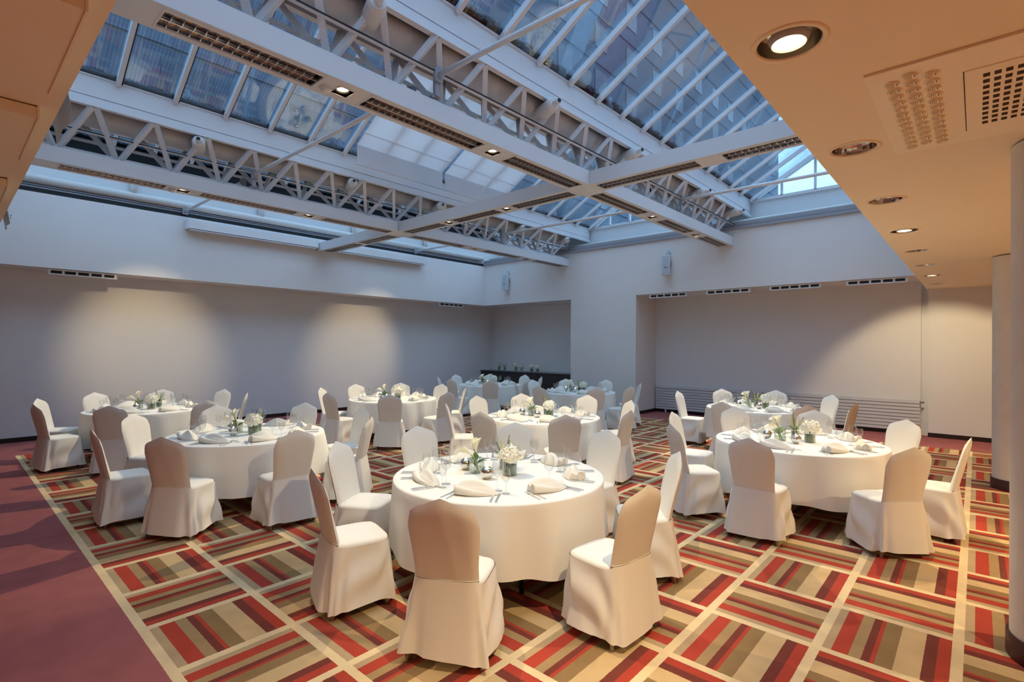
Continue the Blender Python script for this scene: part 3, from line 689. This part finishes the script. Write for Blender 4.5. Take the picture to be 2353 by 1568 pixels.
# ------------------------------------------------------------------ chair with fitted cover
def chair_specs():
    specs = []
    def crown(s):                       # height of the top edge across the back
        a = abs(s)
        pts = [(0, .956), (.10, .949), (.30, .931), (.50, .915), (.65, .903), (.80, .888), (.90, .868), (.96, .845), (1, .79)]
        for (a0, b0), (a1, b1) in zip(pts, pts[1:]):
            if a <= a1: return b0 + (b1 - b0) * (a - a0) / (a1 - a0)
        return .79
    def halfw(z):
        pts = [(.45, .188), (.55, .190), (.65, .198), (.75, .207), (.82, .210), (.95, .205)]
        for (a0, b0), (a1, b1) in zip(pts, pts[1:]):
            if z <= a1: return b0 + (b1 - b0) * max(0, (z - a0)) / (a1 - a0)
        return .205
    yc = lambda z: -.195 - .105 * max(0, z - .46) / .48
    for var in range(3):
        rnd = random.Random(var + 3)
        mb = MB(); NS, NT = 17, 15; sh = []
        for side in (1, -1):
            rows = []
            for i in range(NT):
                t_ = i / (NT - 1); row = []
                for j in range(NS):
                    s_ = -1 + 2 * j / (NS - 1); s_ = s_ * (1.15 - .15 * s_ * s_) if abs(s_) < 1 else s_
                    s_ = max(-1, min(1, s_))
                    zt = crown(s_); z = .455 + t_ * (zt - .455)
                    th = (.030 - .008 * t_) * sqrt(max(0, 1 - abs(s_) ** 5)) * sqrt(max(0, 1 - t_ ** 9)) + .0005
                    x = s_ * halfw(z)
                    bow = -.022 * (1 - s_ * s_) * (.4 + .6 * t_)
                    wr = .0012 * sin(9 * s_ + 5 * t_ + var) + (.003 * math.exp(-((s_) / .25) ** 2 - ((t_ - .93) / .05) ** 2) if side == -1 else 0)
                    row.append((x, yc(z) + bow + side * th + wr, z))
                rows.append(row)
            if side == -1: rows = [r_[::-1] for r_ in rows]
            mb.grid(rows)
        # side gussets
        back = mb.mesh('back_cover', 'cover', True)
        # piping round the back where the skirt is sewn on
        pip = MB().path([(s_ * .1885, -.198 - .009 * (1 - s_ * s_) - .0305 * sqrt(max(0, 1 - abs(s_) ** 5)) - .001, .477) for s_ in (-1, -.97, -.9, -.75, -.5, -.25, 0, .25, .5, .75, .9, .97, 1)], .0028, 6).mesh('piping', 'cover', True)
        # seat
        def outline(a, grow, zl):       # rounded plan of seat/skirt
            c, s_ = cos(a), sin(a); e = .42
            x = (abs(c) ** e) * (1 if c >= 0 else -1); y = (abs(s_) ** e) * (1 if s_ >= 0 else -1)
            return x * (.212 + grow * 1.1), y * (.195 + grow * .9) - .032
        NA = 72; st = []
        for k, (f, z) in enumerate(((.02, .480), (.35, .480), (.7, .477), (.9, .470), (.985, .460), (1.0, .447))):
            row = []
            for i in range(NA):
                x, y = outline(2 * pi * i / NA, 0, 0); row.append((x * f, (y + .032) * f - .032, z + .002 * sin(7 * x * 10 + var) * (f > .3) * (f < .95)))
            st.append(row)
        seat = MB().grid(st, True); seat.add(st[0], [tuple(range(NA))[::-1]]); seat = seat.mesh('seat_cover', 'cover', True)
        # skirt: hangs from the seat edge, flared and folded towards the hem, box pleats at the rear corners
        ph = [rnd.uniform(0, 6.28) for _ in range(6)]; rows = []
        for k in range(11):
            t_ = k / 10; row = []
            for i in range(NA):
                a = 2 * pi * i / NA
                rear = max(0, -sin(a))
                z_top = .449 + .026 * min(1, max(0, rear - .55) / .25)
                z = z_top + (.055 + .012 * sin(3 * a + ph[0]) - z_top) * t_
                g = .004 + .040 * t_ + .034 * t_ * rear + .010 * max(0, rear - .6) * (1 - t_) * 3
                amp = t_ ** 1.2
                fold = amp * (.013 * sin(5 * a + ph[1]) + .010 * sin(9 * a + ph[2]) + .006 * sin(15 * a + ph[3]))
                for cs in (R(-128), R(-52)):      # pleats
                    dd = (a - cs + pi) % (2 * pi) - pi
                    fold += .013 * amp * math.exp(-(dd / .11) ** 2) - .004 * amp * math.exp(-((dd - .22) / .10) ** 2) - .004 * amp * math.exp(-((dd + .22) / .10) ** 2)
                # swags pulled from the rear corners down the sides
                for sgn in (0, pi):
                    dd = (a - sgn + pi) % (2 * pi) - pi
                    fold += .019 * sin(pi * t_) * sin(7 * (t_ * 1.1 + (dd if sgn == 0 else -dd) * .9) + ph[4]) * math.exp(-(dd / .75) ** 2)
                x, y = outline(a, g + fold, z); row.append((x, y, z))
            rows.append(row)
        sk = MB().grid(rows, True).mesh('skirt', 'cover', True)
        leg = lambda x0, y0, x1, y1: MB().bar((x0, y0, .002), (x1, y1, .44), .024, .024).mesh('leg', 'leg_metal')
        specs.append([('back_cover', back), ('piping', pip), ('seat_cover', seat), ('skirt', sk), ('leg', leg(-.215, -.232, -.17, -.18)), ('leg', leg(.215, -.232, .17, -.18)), ('leg', leg(-.19, .14, -.17, .12)), ('leg', leg(.19, .14, .17, .12))])
    return specs
CH = chair_specs()
# ------------------------------------------------------------------ table with cloth
TR, TZ = .845, .745
tb_top = MB().lathe([(0, TZ - .03), (TR - .03, TZ - .03), (TR - .03, TZ - .006), (0, TZ - .006)], 48).mesh('tabletop', 'dark_wood', 'auto')
tleg = lambda a: MB().tube((.52 * cos(a), .52 * sin(a), .002), (.48 * cos(a), .48 * sin(a), TZ - .03), .018, n=10).mesh('leg', 'table_leg', True)
tb_spec = [('tabletop', tb_top)] + [('leg', tleg(R(45 + 90 * i))) for i in range(4)] + [('leg_brace', MB().bar((-.36, -.36, .3), (.36, -.36, .3), .02, .02).bar((-.36, .36, .3), (.36, .36, .3), .02, .02).mesh('leg_brace', 'table_leg'))]
def cloth_mesh(seed):
    rnd = random.Random(seed); NA = 160; rows = []
    ks = [(7, .024), (11, .022), (13, .020), (17, .014), (23, .006)]; ph = [rnd.uniform(0, 6.28) for _ in ks]; pm = [rnd.uniform(0, 6.28) for _ in range(3)]
    for f in (.02, .3, .6, .85, .95):
        rows.append([(f * TR * cos(2 * pi * i / NA), f * TR * sin(2 * pi * i / NA), TZ + .0005) for i in range(NA)])
    for k in range(14):
        t_ = k / 13
        row = []
        for i in range(NA):
            a = 2 * pi * i / NA
            if k < 3:
                th = k / 2 * pi / 2; r_ = TR - .012 + .012 * sin(th) ; z = TZ - .012 + .012 * cos(th)
                r_ += 0 if k == 0 else .0015 * sin(7 * a + ph[0]) * (k - 1)
            else:
                q = (k - 2) / 11; f = sum(am * sin(n * (a + .05 * sin(3 * a + pm[0])) + p) for (n, am), p in zip(ks, ph))
                z = TZ - .012 + (.235 + .022 * sin(2 * a + pm[1]) + .02 * sin(4 * a + pm[2]) - TZ + .012) * q
                r_ = TR + .022 * q + f * (q ** .7) * (.75 + .25 * sin(2 * a + pm[2]))
            row.append((r_ * cos(a), r_ * sin(a), z))
        rows.append(row)
    mb = MB().grid(rows, True); mb.add(rows[0], [tuple(range(NA))]); return mb.mesh('tablecloth', 'linen', True)

# ------------------------------------------------------------------ place settings
def fork():
    mb = MB(); mb.bar((0, -.095, .002), (0, .02, .003), .013, .003); mb.bar((0, .02, .003), (0, .045, .006), .007, .003)
    mb.bar((0, .045, .006), (0, .062, .005), .022, .002)
    for x in (-.0095, -.0032, .0032, .0095): mb.bar((x, .062, .005), (x, .098, .008), .003, .002)
    return mb.mesh('fork', 'steel')
def knife():
    mb = MB(); mb.bar((0, -.11, .004), (0, -.005, .004), .014, .007); mb.bar((0, -.005, .004), (.002, .085, .004), .017, .002)
    mb.add([(-.0065, .085, .003), (.0105, .085, .003), (.004, .108, .003), (-.0065, .085, .005), (.0105, .085, .005), (.004, .108, .005)], [(0, 1, 2), (5, 4, 3), (0, 3, 4, 1), (1, 4, 5, 2), (2, 5, 3, 0)])
    return mb.mesh('knife', 'steel')
FORK, KNIFE = fork(), knife()
def napkin(seed):
    """napkin folded to a rolled leaf: rolled end at -x, point at +x, lying along x"""
    rnd = random.Random(seed); rows = []; NU, NV = 17, 21
    for i in range(NU):
        u = i / (NU - 1); x = -.125 + .27 * u
        hgt = .085 * (sin(pi * min(1, .12 + .88 * u)) ** .75) * (1 - .35 * u) + .004
        wd = .070 * (sin(pi * (.16 + .80 * u)) ** .8) + .004
        row = []
        for j in range(NV):
            v = -1 + 2 * j / (NV - 1)
            pl = .006 * sin(6 * v + 3.2 * u + seed) * sin(pi * u) + .004 * sin(13 * v - 4 * u) * sin(pi * u)
            y = wd * v * (1 - .12 * (1 - abs(v))) ; z = .003 + hgt * max(0, 1 - abs(v) ** 1.5) ** .8 + pl * (1 - abs(v))
            row.append((x, y + .022 * (1 - abs(v)) * (1 - u), max(.002, z)))
        rows.append(row)
    mb = MB().grid(rows); mb.add(rows[0] + [(-.118, .01, .004)], [(j + 1, j, NV) for j in range(NV - 1)])
    # folded front flap with its rolled edge
    flap = []
    for i in range(NU):
        u = i / (NU - 1); x = -.120 + .25 * u; r_ = .026 * (1 - u) + .004
        flap.append([(x, -.050 * sin(pi * (.2 + .75 * u)) - .012 + r_ * cos(a), .002 + r_ + r_ * sin(a)) for a in [R(30 * k) for k in range(12)]])
    fl = MB().grid(flap, True)
    sp_ = MB(); rings = []
    for k, (rr, xx) in enumerate(((.030, -.1205), (.029, -.127), (.024, -.128), (.022, -.121), (.018, -.121), (.016, -.127), (.011, -.127), (.010, -.122), (.001, -.122))):
        rings.append([(xx, -.0415 + rr * cos(2 * pi * q / 14), .032 + rr * sin(2 * pi * q / 14)) for q in range(14)])
    sp_.grid(rings, True)
    return [('leaf_fold', mb.mesh('leaf_fold', 'napkin', True)), ('rolled_edge', fl.mesh('rolled_edge', 'napkin', True)), ('roll_end', sp_.mesh('roll_end', 'napkin', True))]
NAP = [napkin(i) for i in range(3)]
def wineglass(h, rb, rr, hs):
    bowl = [(.004, hs), (rb * .45, hs + .008), (rb * .8, hs + .026), (rb, hs + (h - hs) * .42), (rb * .97, hs + (h - hs) * .6), (rr, h)]
    stem = [(.0035, hs), (.003, hs - .03), (.003, .03), (.005, .012), (.010, .005)]
    foot = [(.010, .005), (rb * .55, .003), (rb * .9, .001)]
    return [('bowl', MB().lathe(bowl, 20).mesh('bowl', 'glass', True)), ('stem', MB().lathe(stem, 8).mesh('stem', 'glass', True)), ('foot', MB().lathe(foot + [(rb * .9, 0), (0, 0)], 20).mesh('foot', 'glass', True))]
WG_L, WG_S = wineglass(.215, .041, .033, .10), wineglass(.175, .033, .027, .08)

# ------------------------------------------------------------------ centrepieces
def leaf(p0, d, L, W, up=(0, 0, 1), curl=.3, n=6):
    p0 = Vector(p0); d = Vector(d).normalized(); s_ = d.cross(Vector(up)).normalized(); nrm = s_.cross(d)
    rows = []
    for i in range(n + 1):
        t_ = i / n; c = p0 + d * L * t_ - nrm * (-curl) * L * (-t_ * t_)
        w_ = W * sin(pi * (.04 + .94 * t_)) ** .8
        rows.append([c - s_ * w_ + nrm * w_ * .3, c, c + s_ * w_ + nrm * w_ * .3])
    return rows
def vase(rad, h, wl, lined=True, square=False):
    n = 4 if square else 28
    out = MB().lathe([(0, .003), (rad, .003), (rad, h), (rad - .004, h), (rad - .004, .012), (0, .012)], n).mesh('vase', 'vase_glass', False if square else 'auto')
    wt = MB().lathe([(0, .013), (rad - .006, .013), (rad - .006, wl), (0, wl)], n).mesh('water', 'water', False if square else 'auto')
    parts = [('vase', out), ('water', wt)]
    if lined: parts.append(('lining_leaf', MB().lathe([(rad - .0045 - .004, .014), (rad - .0045 - .003, h * .72)], n).mesh('lining_leaf', 'leaf_green', not square)))
    return parts
def hydrangea_head(r_, z, seed):
    rnd = random.Random(seed); mb = MB(); n = 85
    for i in range(n):
        ph = math.acos(1 - 1.6 * (i + .5) / n); th = i * 2.399963
        d = Vector((sin(ph) * cos(th), sin(ph) * sin(th), cos(ph)))
        lump = 1 + .09 * sin(3 * th + seed) * sin(2 * ph) + rnd.uniform(-.09, .07)
        c = Vector((0, 0, z)) + Vector((d.x, d.y, d.z * .80)) * r_ * lump
        d = (d + Vector((rnd.uniform(-.5, .5), rnd.uniform(-.5, .5), rnd.uniform(-.4, .5)))).normalized()
        a = d.orthogonal().normalized(); b = d.cross(a); ro = rnd.uniform(0, 1.5); s_ = rnd.uniform(.015, .022)
        for k in range(4):
            an = ro + k * pi / 2; e = a * cos(an) + b * sin(an); f_ = a * cos(an + pi / 2) + b * sin(an + pi / 2)
            mb.add([c, c + e * s_ * .6 + f_ * s_ * .55 + d * .004, c + e * s_ * 1.15 - d * .001, c + e * s_ * .6 - f_ * s_ * .55 + d * .004], [(0, 1, 2, 3)])
    core = [(r_ * .82 * sin(pi * k / 10), z + r_ * .66 * cos(pi * k / 10)) for k in range(0, 9)]
    mb.lathe(core, 16)
    return mb.mesh('flower_head', 'petal_white', False)
def hydrangea_spec(seed):
    sp_ = vase(.058, .115, .075)
    sp_.append(('flower_head', hydrangea_head(.088, .165, seed)))
    sp_.append(('stem', MB().tube((0, 0, .02), (.0, 0, .13), .006, n=8).mesh('stem', 'stem_green', True)))
    return sp_
def calla(p, d, L, seed):
    d = Vector(d).normalized(); base = Vector(p); rows = []; a = d.orthogonal().normalized(); b = d.cross(a)
    for i in range(8):
        t_ = i / 7; r_ = .007 + .030 * t_ ** 1.7; row = []
        for k in range(15):
            an = -pi * .93 + 2 * pi * .93 * k / 14
            lip = (1 + .55 * t_ ** 3 * cos(an)); c = base + d * L * (t_ * (.72 + .38 * (.5 + .5 * cos(an)) * t_))
            row.append(c + (a * cos(an) + b * sin(an)) * r_ * lip)
        rows.append(row)
    return rows
def lily_spec(seed, square=False):
    sp_ = vase(.06 if not square else .066, .125, .05, False, square)
    rnd = random.Random(seed)
    for i, (dx, dy, dz, L) in enumerate(((-.75, -.1, .55, .10), (-.15, .15, 1, .105), (-.5, .5, .8, .09))):
        p = Vector((dx * .06, dy * .05, .145 + .02 * i)); fl = MB().grid(calla(p, (dx, dy, dz), L, i)).mesh('calla_flower', 'calla_white', True)
        sd = MB().tube(p + Vector((dx, dy, dz)).normalized() * .02, p + Vector((dx, dy, dz)).normalized() * .065, .004, n=6).mesh('spadix', 'spadix', True)
        sp_.append(('calla_flower', fl, (0, 0, 0), [('spadix', sd)]))
        sp_.append(('stem', MB().path([(.02 - .01 * i, .01 * i - .01, .02), tuple(p * .5 + Vector((.0, 0, .04))), tuple(p)], .0045, 6).mesh('stem', 'stem_green', True)))
    for i in range(5):
        an = rnd.uniform(-.6, 2.6); lf = MB().grid(leaf((.01 * cos(an), .01 * sin(an), .05 + .012 * i), (cos(an), sin(an), .75), .11, .022, curl=.25)).mesh('leaf', 'leaf_green', True)
        sp_.append(('leaf', lf))
    return sp_
def fern_spec(seed, dense=True):
    rnd = random.Random(seed); sp_ = vase(.045, .11, .07)
    for i in range(7):
        an = i * 2 * pi / 7 + rnd.uniform(-.3, .3); tilt = rnd.uniform(.25, .75)
        top = Vector((cos(an) * tilt * .13, sin(an) * tilt * .13, .235 + rnd.uniform(-.02, .06))); b0 = Vector((cos(an) * .012, sin(an) * .012, .09))
        mb = MB().path([b0, (b0 + top) / 2 + Vector((0, 0, .01)), top], .0022, 5); d = (top - b0).normalized()
        for k in range(22):
            t_ = .35 + .65 * k / 22; c = b0 + (top - b0) * t_; a2 = k * 2.4; s_ = d.orthogonal().normalized(); q = s_ * cos(a2) + d.cross(s_) * sin(a2); l_ = .036 * (1.15 - t_) + .006
            w2 = d.cross(q) * .0028
            mb.add([c - w2, c + w2, c + (q * .8 + d * .75) * l_], [(0, 1, 2)])
            mb.add([c - d * .0028, c + d * .0028, c + (q * .8 + d * .75) * l_], [(0, 1, 2)])
        sp_.append(('plume', mb.mesh('plume', 'plume_cream' if i % 2 == 0 else 'fern_green', False)))
    for i in range(7):
        an = i * 2 * pi / 7 + .4; sp_.append(('leaf', MB().grid(leaf((cos(an) * .02, sin(an) * .02, .095), (cos(an), sin(an), 1.1), .085, .016, curl=.35)).mesh('leaf', 'leaf_green', True)))
    return sp_
def candle_spec():
    r_ = .052; prof = [(.02, .001)] + [(r_ * sin(a), r_ * .96 - r_ * .96 * cos(a)) for a in [R(24 + 11.2 * k) for k in range(12)]] 
    prof = [(0, .001)] + prof; rim = prof[-1]
    prof += [(rim[0] - .003, rim[1] - .002), (rim[0] - .003, rim[1] - .016), (0, rim[1] - .016)]
    h_ = rim[1]
    return [('holder', MB().lathe(prof, 28).mesh('holder', 'silver', 'auto')), ('tealight', MB().lathe([(0, h_ - .0155), (.016, h_ - .0155), (.016, h_ - .006), (0, h_ - .006)], 16).mesh('tealight', 'candle_wax', 'auto')),
            ('flame', MB().lathe([(0, h_ - .004), (.0035, h_ + .001), (.003, h_ + .007), (0, h_ + .015)], 8).mesh('flame', 'flame', True))]
HYD = [hydrangea_spec(1), hydrangea_spec(2)]; LIL = [lily_spec(1), lily_spec(2, True)]; FER = [fern_spec(1), fern_spec(2)]; CAN = candle_spec()

# ------------------------------------------------------------------ tables laid for dinner
TAB = {
 1: ((-2.893, 3.064), "plum-strip row's column-end table", [(-2.185, 1.87), (-1.546, 2.86), (-3.334, 1.728), (-4.05, 2.358), (-4.261, 3.321), (-3.701, 4.171), (-2.771, 4.459), (-1.799, 3.913)]),
 2: ((-1.481, 6.401), "middle row's column-end table", [(-1.544, 5.015), (-.533, 5.603), (-.112, 6.431), (-.60, 7.52), (-1.591, 7.76), (-2.45, 7.33), (-2.83, 6.355), (-2.43, 5.30)]),
 3: ((-6.386, 2.454), "plum-strip row's middle table", [(-5.515, 1.455), (-4.979, 2.349), (-5.287, 3.388), (-6.182, 3.777), (-7.214, 3.489), (-7.785, 2.589), (-7.527, 1.577), (-6.48, 1.116)]),
 4: ((-10.03, 2.295), "plum-strip row's wall-end table", [(-9.7, .95), (-8.773, 1.572), (-8.663, 2.73), (-9.595, 3.546), (-10.609, 3.63), (-11.34, 2.832), (-11.379, 1.838), (-10.692, 1.077)]),
 5: ((-8.59, 6.04), "middle row's wall-end table", [(-8.531, 4.66), (-7.45, 5.175), (-7.236, 6.243), (-7.747, 7.116), (-8.781, 7.44), (-9.597, 6.955), (-10.027, 6.085), (-9.584, 5.136)]),
 6: ((-9.944, 10.168), "table before the sideboard", [(-10.989, 9.227), (-9.939, 8.817), (-9.044, 9.247), (-8.60, 10.15), (-9.067, 11.234), (-9.923, 11.506), (-10.9, 11.12), (-11.25, 10.187)]),
 7: ((-6.86, 9.924), "table before the pillar", [(-7.777, 8.804), (-6.875, 8.564), (-5.783, 8.993), (-5.52, 9.81), (-5.857, 10.795), (-7.0, 11.33), (-7.845, 10.828), (-8.2, 9.98)]),
 8: ((-4.818, 6.051), "middle row's centre table", [(-5.768, 5.008), (-4.683, 4.629), (-3.765, 5.181), (-3.431, 6.066), (-4.034, 7.211), (-4.987, 7.494), (-5.888, 6.841), (-6.219, 6.063)]),
 9: ((-2.797, 9.482), "table before the radiators", [(-4.185, 9.432), (-2.866, 8.02), (-1.884, 8.491), (-1.40, 9.389), (-1.934, 10.596), (-2.903, 10.93), (-3.759, 10.473)])}
DIRN = ['towards the columns', 'to radiators and columns', 'towards the pillar wall', 'towards the sideboard corner', 'towards the long bare wall', 'to bare wall and plum strip', 'towards the plum strip', 'to columns and plum strip']
rnd = random.Random(11)
def facing(angs):
    off = atan2(sum(sin(8 * a) for a in angs), sum(cos(8 * a) for a in angs)) / 8
    return [DIRN[int(round((a - off) / (pi / 4))) % 8] for a in angs]
for ti, ((cx, cy), nm, chairs) in TAB.items():
    inst('banquet_table', tb_spec, 'round banquet table with dark legs under white cloth, the ' + nm, 'table', (cx, cy, 0), R(ti * 17), 'round banquet tables')
    o = obj('tablecloth', cloth_mesh(ti), None, (cx, cy, 0)); tag(o, 'white floor-length round cloth on the ' + nm, 'tablecloth', 'round tablecloths')
    angs = [atan2(py - cy, px - cx) for px, py in chairs]
    if ti == 9: angs.append(R(-137))
    dns = facing(angs)
    for ci, (px, py) in enumerate(chairs):
        d = Vector((cx - px, cy - py)); dist = d.length; d /= dist; a = atan2(-d.y, -d.x)
        pos = Vector((px, py)) + d * .315
        keep = Vector((cx, cy)) - d * max(1.12, dist - .30)
        rz = atan2(d.y, d.x) - pi / 2 + R(rnd.uniform(-4, 4))
        inst('covered_chair', CH[(ti + ci) % 3], 'white-covered chair at the %s, back %s' % (nm, dns[ci]), 'chair', (keep.x, keep.y, 0), rz, 'covered chairs round the tables')
    z = TZ + .0015
    for si, a in enumerate(angs):
        j = lambda s_: R(rnd.uniform(-s_, s_))
        def pl(rad, da): return (cx + rad * cos(a + R(da)), cy + rad * sin(a + R(da)), z)
        dn = dns[si]
        face = a + pi / 2     # local +y towards the table centre
        q = pl(.60, -3); inst('napkin', NAP[(si + ti) % 3], 'folded napkin on the %s, place %s' % (nm, dn), 'napkin', q, face + j(14), 'folded napkins on the ' + nm, (1.1, 1.1, 1.15))
        for rr, da, w_ in ((.69, -14.5, 'inner'), (.685, -18, 'outer')): inst('fork', FORK, '%s fork on the %s, place %s' % (w_, nm, dn), 'fork', pl(rr, da), face + R(-14) + j(3), 'forks on the ' + nm)
        for rr, da, w_ in ((.68, 9.0, 'inner'), (.685, 12.2, 'outer')): inst('knife', KNIFE, '%s knife on the %s, place %s' % (w_, nm, dn), 'knife', pl(rr, da), face + R(8) + j(3), 'knives on the ' + nm)
        inst('wine_glass', WG_L, 'large wine glass on the %s, place %s' % (nm, dn), 'wine glass', pl(.51, 10.5 + rnd.uniform(-1.5, 1.5)), 0, 'large wine glasses on the ' + nm)
        inst('wine_glass', WG_S, 'small wine glass on the %s, place %s' % (nm, dn), 'wine glass', pl(.585, 17 + rnd.uniform(-1.5, 1.5)), 0, 'small wine glasses on the ' + nm)
    ja = lambda: rnd.uniform(-.02, .02)
    def at(dx, dy): return (cx + dx + ja(), cy + dy + ja(), z)
    inst('flower_vase', LIL[ti % 2], 'clear vase of white calla lilies on the ' + nm, 'vase', at(-.13, -.10), R(42 + rnd.uniform(-20, 20)), 'calla lily vases')
    inst('flower_vase', HYD[ti % 2], 'clear vase with a white hydrangea head on the ' + nm, 'vase', at(.12, .01), rnd.uniform(0, 6), 'hydrangea vases')
    inst('flower_vase', FER[ti % 2], 'clear vase of feathery cream and green plumes on the ' + nm, 'vase', at(-.08, .15), rnd.uniform(0, 6), 'plume vases')
    for dx, dy, w_ in ((-.30, -.08, 'far out beside the lily vase'), (.045, -.175, 'between the lily and hydrangea vases')):
        inst('candle_holder', CAN, 'silver ball candle holder %s, %s' % (w_, nm), 'candle holder', at(dx, dy), 0, 'silver candle holders on the ' + nm)

# vases on the sideboard
zt = .962
for x, spn, nm in ((-12.30, FER[0], 'green plumes farther from the pillar'), (-12.04, FER[1], 'green plumes closer to the pillar'), (-11.52, LIL[0], 'calla lilies farther from the pillar'), (-11.28, LIL[1], 'calla lilies closer to the pillar'), (-10.84, HYD[0], 'a white hydrangea head farther from the pillar'), (-10.60, HYD[1], 'a white hydrangea head closer to the pillar')):
    inst('flower_vase', spn, 'clear vase on the dark sideboard with ' + nm, 'vase', (x, 13.02, zt), rnd.uniform(0, 6), 'vases on the sideboard')
